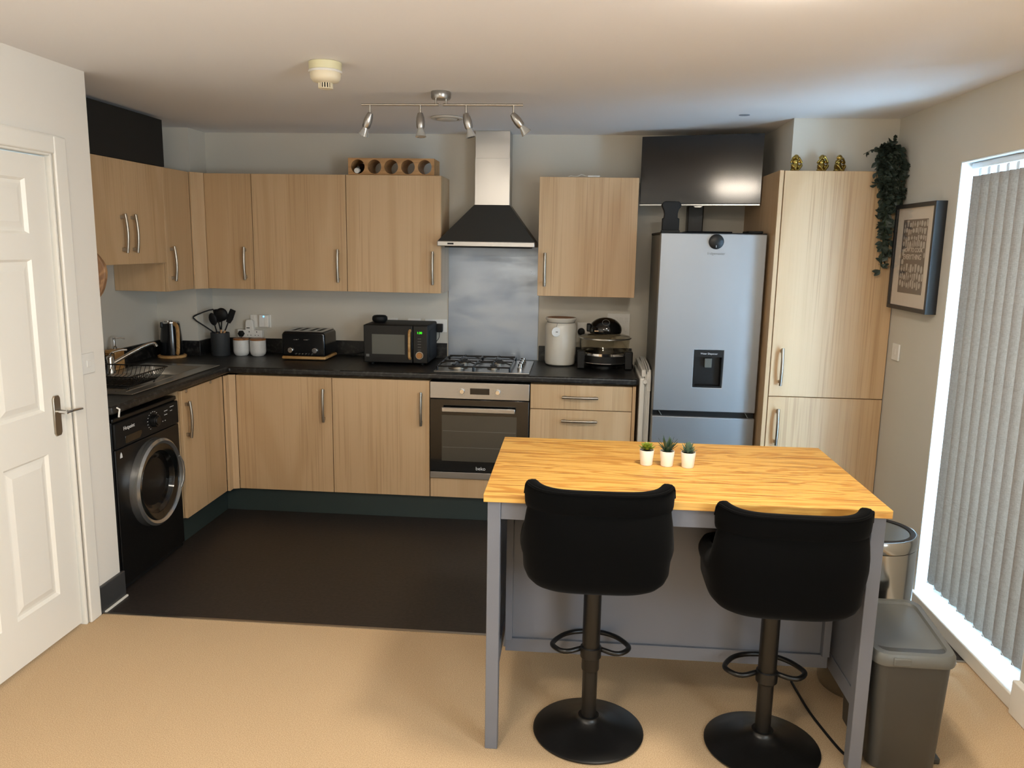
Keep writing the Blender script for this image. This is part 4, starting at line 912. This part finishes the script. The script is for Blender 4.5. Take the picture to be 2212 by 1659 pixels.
make_stool('bar_stool', 'black velvet bar stool, left of the two at the table', (2.149, -2.700, 0), R(1), .0)
make_stool('bar_stool', 'black velvet bar stool at the right end of the table, set slightly lower', (2.742, -2.722, 0), R(-1.5), -.040)

def pot(x, y, name, label, kind):
    t = thing(name, label, 'plant', (x, y, .9003), random.uniform(0, 3), 'artificial succulents in white pots')
    b = nb(); lathe(b, [(0, .0004), (.020, .0004), (.0215, .003), (.0262, .054), (.0262, .056), (.0245, .056), (.0235, .048), (0, .048)], seg=36); obj('pot', b, M['potw'], t)
    b = nb(); lathe(b, [(0, .0485), (.0238, .0485), (.0238, .0500), (0, .051)], seg=20); obj('soil', b, M['soil'], t)
    b = nb()
    def leaf(az, el, L_, w_, thk, z0, curl=0.0):
        m = Matrix.Rotation(az, 4, 'Z'); n_ = 7; prev = None
        for i in range(n_ + 1):
            f = i / n_; ww = w_ * (math.sin(PI * (f ** .8 * .86 + .14)) ** .8 if f < 1 else .02) + .0003; e = el + curl * f; 
            cx_ = .002 + L_ * f * math.cos(el + curl * f * .5); cz_ = z0 + L_ * f * math.sin(el + curl * f * .5)
            nx_, nz_ = -math.sin(e), math.cos(e); tt_ = thk * (1 - f * .8)
            ring = [m @ Vector(p) for p in ((cx_ + nx_ * -tt_, 0, cz_ - nz_ * tt_), (cx_, -ww, cz_ + nz_ * tt_ * .6), (cx_ + nx_ * tt_ * .3, 0, cz_ + nz_ * tt_ * .3), (cx_, ww, cz_ + nz_ * tt_ * .6))]
            ring = [b.verts.new(p) for p in ring]
            if prev:
                for k in range(4): b.faces.new((prev[k], prev[(k + 1) % 4], ring[(k + 1) % 4], ring[k]))
            else: b.faces.new(ring)
            prev = ring
        b.faces.new(prev[::-1])
    if kind == 1:
        for lv_, (nn, el, L_, w_) in enumerate(((7, .25, .033, .010), (7, .55, .029, .010), (6, .9, .022, .009), (4, 1.25, .014, .006))):
            for i in range(nn): leaf(2 * PI * i / nn + lv_ * .5, el, L_, w_, .002, .056 + lv_ * .0035, .35)
    elif kind == 2:
        for lv_, (nn, el, L_, w_) in enumerate(((6, .78, .052, .0055), (6, 1.08, .060, .006), (5, 1.33, .062, .006))):
            for i in range(nn): leaf(2 * PI * i / nn + lv_ * .55, el, L_ * random.uniform(.9, 1.1), w_, .003, .050, -.15)
    else:
        for lv_, (nn, el, L_, w_) in enumerate(((8, .35, .030, .0065), (7, .75, .034, .0065), (6, 1.05, .036, .007), (5, 1.3, .032, .007))):
            for i in range(nn): leaf(2 * PI * i / nn + lv_ * .4, el, L_ * random.uniform(.9, 1.1), w_, .003, .052 + lv_ * .003, .25)
    obj('leaves', b, M['suc%d' % kind], t, ang=60)
pot(2.333, -2.430, 'succulent', 'lime green rosette succulent, leftmost of three small white pots', 1)
pot(2.406, -2.434, 'succulent', 'dark spiky aloe in the middle small white pot', 2)
pot(2.480, -2.442, 'succulent', 'blue-green pointed succulent in the rightmost small white pot', 3)
pc = nb(); tube(pc, smoothpts([(2.95, -2.30, .006), (2.96, -2.50, .0055), (2.985, -2.64, .0055), (3.005, -2.735, .0055), (3.020, -2.760, .0055), (3.028, -2.775, .006)], 2), .0048, 8)
tag(obj('power_flex', pc, M['blackmatt']), 'black power cable lying on the carpet under the island', 'cable')

# ------------------------------------------------------------------ bins
gb = thing('pedal_bin', 'grey plastic pedal bin with sloping lid beside the table', 'bin', (3.175, -2.665, 0))
def rrect(w, d, r, n=6):
    p = []
    for cx_, cy_, a0 in ((w / 2 - r, d / 2 - r, 0), (-w / 2 + r, d / 2 - r, PI / 2), (-w / 2 + r, -d / 2 + r, PI), (w / 2 - r, -d / 2 + r, 1.5 * PI)):
        for i in range(n + 1): a = a0 + PI / 2 * i / n; p.append((cx_ + r * math.cos(a), cy_ + r * math.sin(a)))
    return p
def loft(bm, secs, cap=True):
    L = [[bm.verts.new((x, y, z(x, y) if callable(z) else z)) for x, y in rrect(w, d, r)] for w, d, r, z in secs]
    for A, B in zip(L, L[1:]):
        for i in range(len(A)): bm.faces.new((A[i], A[(i + 1) % len(A)], B[(i + 1) % len(A)], B[i]))
    if cap: bm.faces.new(L[0][::-1]); bm.faces.new(L[-1])
    return bm
obj('body', loft(nb(), [(.195, .28, .03, .0005), (.215, .30, .035, .012), (.245, .325, .04, .405), (.243, .323, .04, .42)]), M['greybin'], gb)
sl_ = lambda z0: (lambda x, y: z0 + .020 * (y / .165))
ld_ = obj('lid', loft(nb(), [(.262, .345, .045, sl_(.402)), (.266, .349, .047, sl_(.408)), (.264, .347, .047, sl_(.428)), (.250, .333, .042, sl_(.440)), (.215, .300, .035, sl_(.4405)), (.205, .290, .032, sl_(.433)), (.160, .245, .03, sl_(.4345))]), M['binlid'], gb, ang=30)
obj('lid_clip', box(-.075, -.02, -.178, -.168, .385, .412), M['binlid'], gb, bev=.004)
obj('pedal', prism(nb(), [(-.10, .002), (-.10, .022), (-.06, .022), (-.06, .002)], .1075, .140, 'x'), M['greybin'], gb, bev=.004)
cb = thing('steel_bin', 'round polished steel bin with dark lid behind the table', 'bin', (3.215, -2.27, 0))
b = nb(); lathe(b, [(0, .0005), (.150, .0005), (.153, .010), (.153, .590), (0, .590)], seg=64); obj('body', b, M['binsteel'], cb)
b = nb(); lathe(b, [(0, .593), (.1545, .593), (.1555, .596), (.1555, .632), (.152, .638), (.146, .640), (.128, .638), (.127, .634), (0, .632)], seg=64); ld2 = obj('lid_ring', b, M['binsteel'], cb)
b = nb(); lathe(b, [(0, .6335), (.124, .6335), (.1245, .636), (.10, .639), (0, .641)], seg=56); obj('lid_flap', b, M['mwglass'], ld2)
b = nb(); lathe(b, [(.1265, .6375), (.1455, .6400), (.1455, .6408), (.1265, .6392)], seg=56); obj('lid_seal', b, M['black'], ld2)

# ------------------------------------------------------------------ ceiling fittings
srl = thing('spotlight_bar', 'brushed steel ceiling bar with four small spotlights', 'ceiling light', (1.405, -1.45, H), 0)
b = nb(); lathe(b, [(0, 0), (.044, 0), (.046, -.004), (.046, -.028), (.042, -.034), (0, -.035)], seg=40); obj('ceiling_rose', b, M['steelh'], srl)
yb_ = -.0
for x0, x1 in ((-.375, -.010), (.010, .382)):
    b = nb(); cy(b, (x0, yb_, -.058), (x1, yb_, -.058), .0055, seg=14); ps = .024 if x0 > 0 else -.024; cy(b, (ps, yb_, -.033), (ps, yb_, -.056), .0045, seg=12); obj('bar', b, M['steel'], srl)
def spot(x, ay, ax):
    t = obj('drop_stem', cy(nb(), (x, 0, -.060), (x, 0, -.100), .0052, seg=12), M['steel'], srl)
    m = Matrix.Translation((x, 0, -.104)) @ Matrix.Rotation(ax, 4, 'X') @ Matrix.Rotation(ay, 4, 'Y')
    b = nb(); lathe(b, [(0, .012), (.012, .008), (.018, -.010), (.0205, -.032), (.019, -.055), (.016, -.062), (0, -.060)], seg=28); b.transform(m)
    h = obj('spot_head', b, M['steelh'], srl)
    b = nb(); lathe(b, [(0, -.060), (.013, -.061), (.014, -.070), (.024, -.095), (.0255, -.100), (.023, -.101), (0, -.094)], seg=28); b.transform(m); obj('bulb', b, M['bulb'], h)
spot(-.335, R(22), R(8)); spot(-.097, R(-3), R(-8)); spot(.118, R(-14), R(2)); spot(.338, R(-38), R(10))
sm = thing('smoke_alarm', 'cream round smoke alarm with slotted centre on ceiling', 'smoke alarm', (1.052, -2.055, H))
b = nb(); lathe(b, [(0, 0), (.060, 0), (.064, -.002), (.063, -.030), (.061, -.032), (0, -.032)], seg=48); obj('base', b, M['aged'], sm)
b = nb(); lathe(b, [(0, -.032), (.064, -.032), (.066, -.036), (.063, -.040), (0, -.040)], seg=48); obj('seam_ring', b, M['white'], sm)
b = nb(); lathe(b, [(0, -.040), (.059, -.040), (.060, -.046), (.058, -.062), (.050, -.072), (.030, -.078), (0, -.078)], seg=48); obj('cover', b, M['alarmw'], sm)
b = nb(); lathe(b, [(0, -.078), (.022, -.078), (.022, -.094), (0, -.094)], seg=24); gr = obj('sensor_core', b, M['blackmatt'], sm)
b = nb(); 
for i in range(16): a = 2 * PI * i / 16; bx(b, .026 * math.cos(a) - .0022, .026 * math.cos(a) + .0022, .026 * math.sin(a) - .0022, .026 * math.sin(a) + .0022, -.097, -.077)
lathe(b, [(0, -.0965), (.027, -.0965), (.027, -.099), (.020, -.1005), (0, -.1005)], seg=32); obj('sensor_cage', b, M['alarmw'], sm)
vn = thing('ceiling_vent', 'round cream extractor vent in ceiling behind the spotlights', 'vent', (1.308, -.695, H))
b = nb(); lathe(b, [(0, -.001), (.082, -.001), (.090, -.004), (.090, -.008), (.082, -.012), (.068, -.012), (.066, -.006), (0, -.006)], seg=48); obj('rim', b, M['ventc'], vn)
b = nb(); lathe(b, [(0, -.007), (.055, -.009), (.058, -.013), (.050, -.017), (0, -.018)], seg=40); obj('valve', b, M['ventc'], vn)
b = nb(); lathe(b, [(0, 0), (.028, 0), (.028, -.002), (0, -.003)], seg=30); b.transform(Matrix.Translation((2.905, -.82, H))); tag(obj('blanking_disc', b, M['disc']), 'small flat grey disc on the ceiling above television', 'disc')
def dome(name, label, x, y, m):
    t = thing(name, label, 'ceiling light', (x, y, H), 0, 'flush warm ceiling lamps')
    b = nb(); lathe(b, [(0, 0), (.150, 0), (.152, -.006), (.148, -.016), (0, -.016)], seg=48); obj('base', b, M['white'], t)
    b = nb(); lathe(b, [(.140, -.0165), (.140, -.020), (.122, -.030), (.080, -.037), (0, -.041)], seg=48); obj('lit_shade', b, m, t)
dome('dome_light', 'warm round flush ceiling lamp above the dining end of island', 2.60, -3.10, M['lampA'])
t = thing('drum_light', 'wide drum ceiling lamp over the lounge, out of the picture', 'ceiling light', (1.30, -4.50, H), 0)
b = nb(); lathe(b, [(0, 0), (.20, 0), (.20, -.012), (0, -.012)], seg=48); obj('base', b, M['white'], t)
b = nb(); lathe(b, [(.225, -.0125), (.230, -.016), (.230, -.088), (.222, -.096), (0, -.100)], seg=56); obj('lit_shade', b, M['lampB'], t)

# ------------------------------------------------------------------ figurines on the tall cupboard
def monkey(x, label, pose, rz):
    t = thing('monkey_figurine', label, 'figurine', (x, -.793, 2.0872), rz, 'brass monkey figurines on the tall cupboard')
    b = nb()
    sph(b, (0, .006, .026), (.021, .018, .027), 18); sph(b, (0, .004, .050), (.016, .014, .016), 16)     # belly, chest
    sph(b, (0, -.002, .072), (.0150, .0140, .0155), 18); sph(b, (0, -.013, .068), (.0085, .0070, .0070), 12)  # head, muzzle
    for s in (-1, 1): sph(b, (s * .0150, 0, .072), (.0045, .003, .0055), 10); sph(b, (s * .005, -.0145, .0755), (.0022, .0015, .0022), 8)
    sph(b, (0, .006, .008), (.024, .020, .009), 16)
    for s in (-1, 1):
        tube(b, smoothpts([(s * .010, .0, .016), (s * .026, -.012, .034), (s * .024, -.020, .030), (s * .006, -.026, .006)], 2), [.0085] * 4 + [.007] * 8 + [.0055] * 20, 8)
        sph(b, (s * .003, -.030, .005), (.007, .009, .0045), 10)
        hand = {'ears': (s * .0165, -.003, .070), 'eyes': (s * .0065, -.0165, .076), 'mouth': (s * .005, -.021, .066)}[pose]
        tube(b, smoothpts([(s * .014, .003, .056), (s * .028, -.006, .044), (s * .029, -.012, .047), hand], 2), [.0062] * 4 + [.0055] * 30, 8)
        sph(b, hand, (.0060, .0055, .0065), 10)
    o = obj('body', b, M['brass'], t); rm = o.modifiers.new('remesh', 'REMESH'); rm.mode = 'VOXEL'; rm.voxel_size = .0016; rm.use_smooth_shade = True
    sm_ = o.modifiers.new('smooth', 'SMOOTH'); sm_.factor = .5; sm_.iterations = 3
    return t
monkey(3.193, 'small brass monkey figurine covering its ears, leftmost of three', 'ears', R(10))
monkey(3.328, 'small brass monkey figurine covering its eyes, middle of three', 'eyes', R(14))
monkey(3.416, 'small brass monkey figurine covering its mouth, rightmost of three', 'mouth', R(28))

# ------------------------------------------------------------------ trailing plant
tp_ = thing('trailing_plant', 'dark green artificial trailing plant spilling over the tall cupboard', 'plant', (3.655, -.79, 2.0872))
b = nb(); lathe(b, [(0, 0), (.038, 0), (.048, .085), (.044, .085), (.040, .07), (0, .07)], seg=24); obj('pot', b, M['charcoal'], tp_)
rnd_ = random.Random(3); stems = nb(); fol = nb()
def leafm(p, d, L_, w_):
    d = d.normalized(); s_ = d.cross(Vector((rnd_.uniform(-1, 1), rnd_.uniform(-1, 1), rnd_.uniform(-1, 1)))).normalized(); n_ = s_.cross(d).normalized(); P_ = []
    for f, k in ((0, .05), (.25, .75), (.5, 1), (.78, .62), (1, .02)):
        c_ = p + d * L_ * f + n_ * (-.18 * L_ * f * f); P_.append((fol.verts.new(c_ + s_ * w_ * k + n_ * w_ * .25 * k), fol.verts.new(c_), fol.verts.new(c_ - s_ * w_ * k + n_ * w_ * .25 * k)))
    for A, B in zip(P_, P_[1:]): fol.faces.new((A[0], A[1], B[1], B[0])); fol.faces.new((A[1], A[2], B[2], B[1]))
def strand(pts, dens, Ls=.044):
    pts = smoothpts(pts, 2); tube(stems, pts, .0013, 4); acc = 0
    for a, c_ in zip(pts, pts[1:]):
        a, c_ = Vector(a), Vector(c_); acc += (c_ - a).length
        while acc > dens:
            acc -= dens; d = (c_ - a).normalized()
            for s_ in (-1, 1):
                dd_ = d * .25 + Vector((rnd_.uniform(-1, 1), rnd_.uniform(-1.0, .15), rnd_.uniform(-.8, .45))) * 1.0
                if a.z < -.15 and a.x > -.02: dd_.y = abs(dd_.y) * .2 - .1
                L_ = Ls * rnd_.uniform(.7, 1.1); e_ = a + dd_.normalized() * L_
                if e_.x > .074: dd_.x -= (e_.x - .074) / L_ * 1.6
                if (a + dd_.normalized() * L_).z < .0 and (a + dd_.normalized() * L_).y > -.076: dd_.y = -abs(dd_.y)
                leafm(a, dd_, L_, L_ * .33)
for i in range(24):
    x = rnd_.uniform(-.075, .06); bot_ = {0: -.52, 1: -.47, 2: -.42, 3: -.49, 4: -.38}.get(i, rnd_.uniform(-.36, -.08)); xo = (-.012 if i < 5 else 0)
    xb = x * (.55 if bot_ < -.3 else 1.0) + .022 + xo; y0 = rnd_.uniform(-.122, -.092)
    strand([(0, 0, .08), (x * .6, -.05, .12 + rnd_.uniform(0, .03)), (x, y0 + .01, .06), (x, y0, -.05), (xb, y0 + .008, bot_ * .6), (xb + rnd_.uniform(-.015, .012), y0 + .01, bot_)], .025)
for i in range(14):
    a = rnd_.uniform(0, 2 * PI); r_ = rnd_.uniform(.02, .055); strand([(0, 0, .07), (r_ * .6 * math.cos(a), r_ * .6 * math.sin(a), .12), (min(.05, r_ * math.cos(a)), r_ * math.sin(a) * .6 - .01, rnd_.uniform(.10, .16))], .016, .032)
strand([(0, -.02, .10), (-.05, -.04, .125), (-.10, -.05, .105), (-.135, -.055, .085)], .016, .028); strand([(.0, -.01, .1), (.02, -.02, .15), (.035, -.03, .185)], .02, .03)
obj('stems', stems, M['stem'], tp_); obj('foliage', fol, M['leaf'], tp_, smooth=False)

# ------------------------------------------------------------------ picture
pf = thing('framed_print', 'deep black framed brown kitchen print on the right wall', 'picture', (XR, -1.160, 1.393))
y0, y1, z0, z1 = -1.392, -.917, 1.390, 1.912; xw = XR - .0008; xd = XR - .052
obj('frame', gridsolid([y0, y0 + .020, y1 - .020, y1], [z0, z0 + .020, z1 - .020, z1], lambda a, b: not (y0 + .02 < a < y1 - .02 and z0 + .02 < b < z1 - .02), xd, xw, 'x'), M['navyframe'], pf, world=True, bev=.0015)
obj('mount', box(xd + .012, xd + .016, y0 + .019, y1 - .019, z0 + .019, z1 - .019), M['mount'], pf, world=True, smooth=False)
py0, py1, pz0, pz1 = -1.300, -1.015, 1.475, 1.835
pr = obj('print', box(xd + .010, xd + .0118, py0, py1, pz0, pz1), M['print'], pf, world=True, smooth=False)
rp = random.Random(11); b = nb(); xx = xd + .0096
def blob(yc, zc, w_, h_, kind):
    if kind == 0: pts = [(yc + w_ * math.cos(2 * PI * i / 12), zc + h_ * math.sin(2 * PI * i / 12)) for i in range(12)]
    elif kind == 1: pts = [(yc - w_, zc - h_), (yc + w_, zc - h_), (yc + w_ * .9, zc + h_), (yc - w_ * .9, zc + h_)]
    elif kind == 2: pts = [(yc - w_ * .5, zc - h_), (yc + w_ * .5, zc - h_), (yc + w_, zc + h_), (yc - w_, zc + h_)]
    else: pts = [(yc - w_ * .3, zc - h_), (yc + w_ * .3, zc - h_), (yc + w_ * .8, zc), (yc + w_ * .25, zc + h_ * .4), (yc + w_ * .25, zc + h_), (yc - w_ * .25, zc + h_), (yc - w_ * .25, zc + h_ * .4), (yc - w_ * .8, zc)]
    prism(b, pts, xx, xd + .0102, 'x')
z = pz1 - .022
while z > pz0 + .012:
    if 1.640 < z < 1.705: z -= .01; yl = None
    rowh = rp.uniform(.012, .018); y = py1 - .012
    while y > py0 + .012:
        w_ = rp.uniform(.006, .017)
        if not (1.632 < z < 1.708 and py0 + .035 < y < py1 - .03): blob(y - w_, z - rp.uniform(-.005, .007), w_ * .9, rowh * rp.uniform(.65, 1.15), rp.choice((0, 0, 1, 2, 3)))
        y -= w_ * 2 + .005
    z -= rowh * 2 + .003
obj('printed_shapes', b, M['printp'], pr, world=True, smooth=False)
for s_, h_, z_ in (('HOW TO COOK', .030, 1.686), ('EVERYTHING', .036, 1.652)): txt(s_, h_, 'lettering', M['mount'], pr, (xx - .0004 - XR, -1.160 + 1.160, z_ - 1.393), (90, 0, -90))
obj('glazing', box(xd + .003, xd + .005, y0 + .0195, y1 - .0195, z0 + .0195, z1 - .0195), M['glass'], pf, world=True, smooth=False)

# ------------------------------------------------------------------ vertical blind
vb = thing('vertical_blind', 'grey-brown woven vertical blind hanging in the window recess', 'blind', (XR + .062, (W0 + W1) / 2, 2.065))
obj('headrail', box(XR + .042, XR + .082, W0 + .010, W1 - .010, 2.042, 2.068), M['upvc'], vb, world=True, bev=.003)
xc, z0_, z1_ = XR + .062, .112, 2.012
first = None; ns = 12
for i in range(ns):
    yc = W1 - .062 - i * .0765
    sm_ = nb(); n = 8; w2 = .0445; dirv = Vector((math.sin(R(20)), -math.cos(R(20)))); nrm = Vector((-dirv.y, dirv.x)); A, B = [], []
    for k in range(n + 1):
        q = -1 + 2 * k / n; p = dirv * w2 * q + nrm * .0035 * (1 - q * q)
        A.append([sm_.verts.new((p.x + nrm.x * e, p.y + nrm.y * e, z0_ - 1.06)) for e in (-.0006, .0006)]); B.append([sm_.verts.new((p.x + nrm.x * e, p.y + nrm.y * e, z1_ - 1.06)) for e in (-.0006, .0006)])
    for k in range(n):
        sm_.faces.new((A[k][0], A[k + 1][0], B[k + 1][0], B[k][0])); sm_.faces.new((A[k][1], B[k][1], B[k + 1][1], A[k + 1][1])); sm_.faces.new((A[k][0], A[k][1], A[k + 1][1], A[k + 1][0])); sm_.faces.new((B[k][0], B[k + 1][0], B[k + 1][1], B[k][1]))
    for k in (0, n): sm_.faces.new((A[k][0], B[k][0], B[k][1], A[k][1]))
    if first is None:
        first = obj('slat', sm_, M['slat'], vb, ang=60)
        hk = nb(); bx(hk, -.006, .006, -.012, .012, z1_ - 1.06, 2.041 - 1.06); obj('hanger', hk, M['upvc'], first)
        s_ = first
    else:
        sm_.free(); s_ = first.copy(); C.objects.link(s_); s_.parent = vb
        c_ = first.children[0].copy(); C.objects.link(c_); c_.parent = s_
    s_.location = (xc - vb.location.x, yc - vb.location.y, 1.06 - vb.location.z)
ch = nb()
for i in range(ns - 1):
    ya, yb2 = W1 - .062 - i * .0765, W1 - .062 - (i + 1) * .0765
    tube(ch, smoothpts([(xc - .022, ya + .035, .135), (xc - .024, ya + .01, .122), (xc - .022, (ya + yb2) / 2, .128), (xc - .022, yb2 + .035, .135)], 1), .0012, 4)
obj('linking_chain', ch, M['upvc'], vb, world=True)
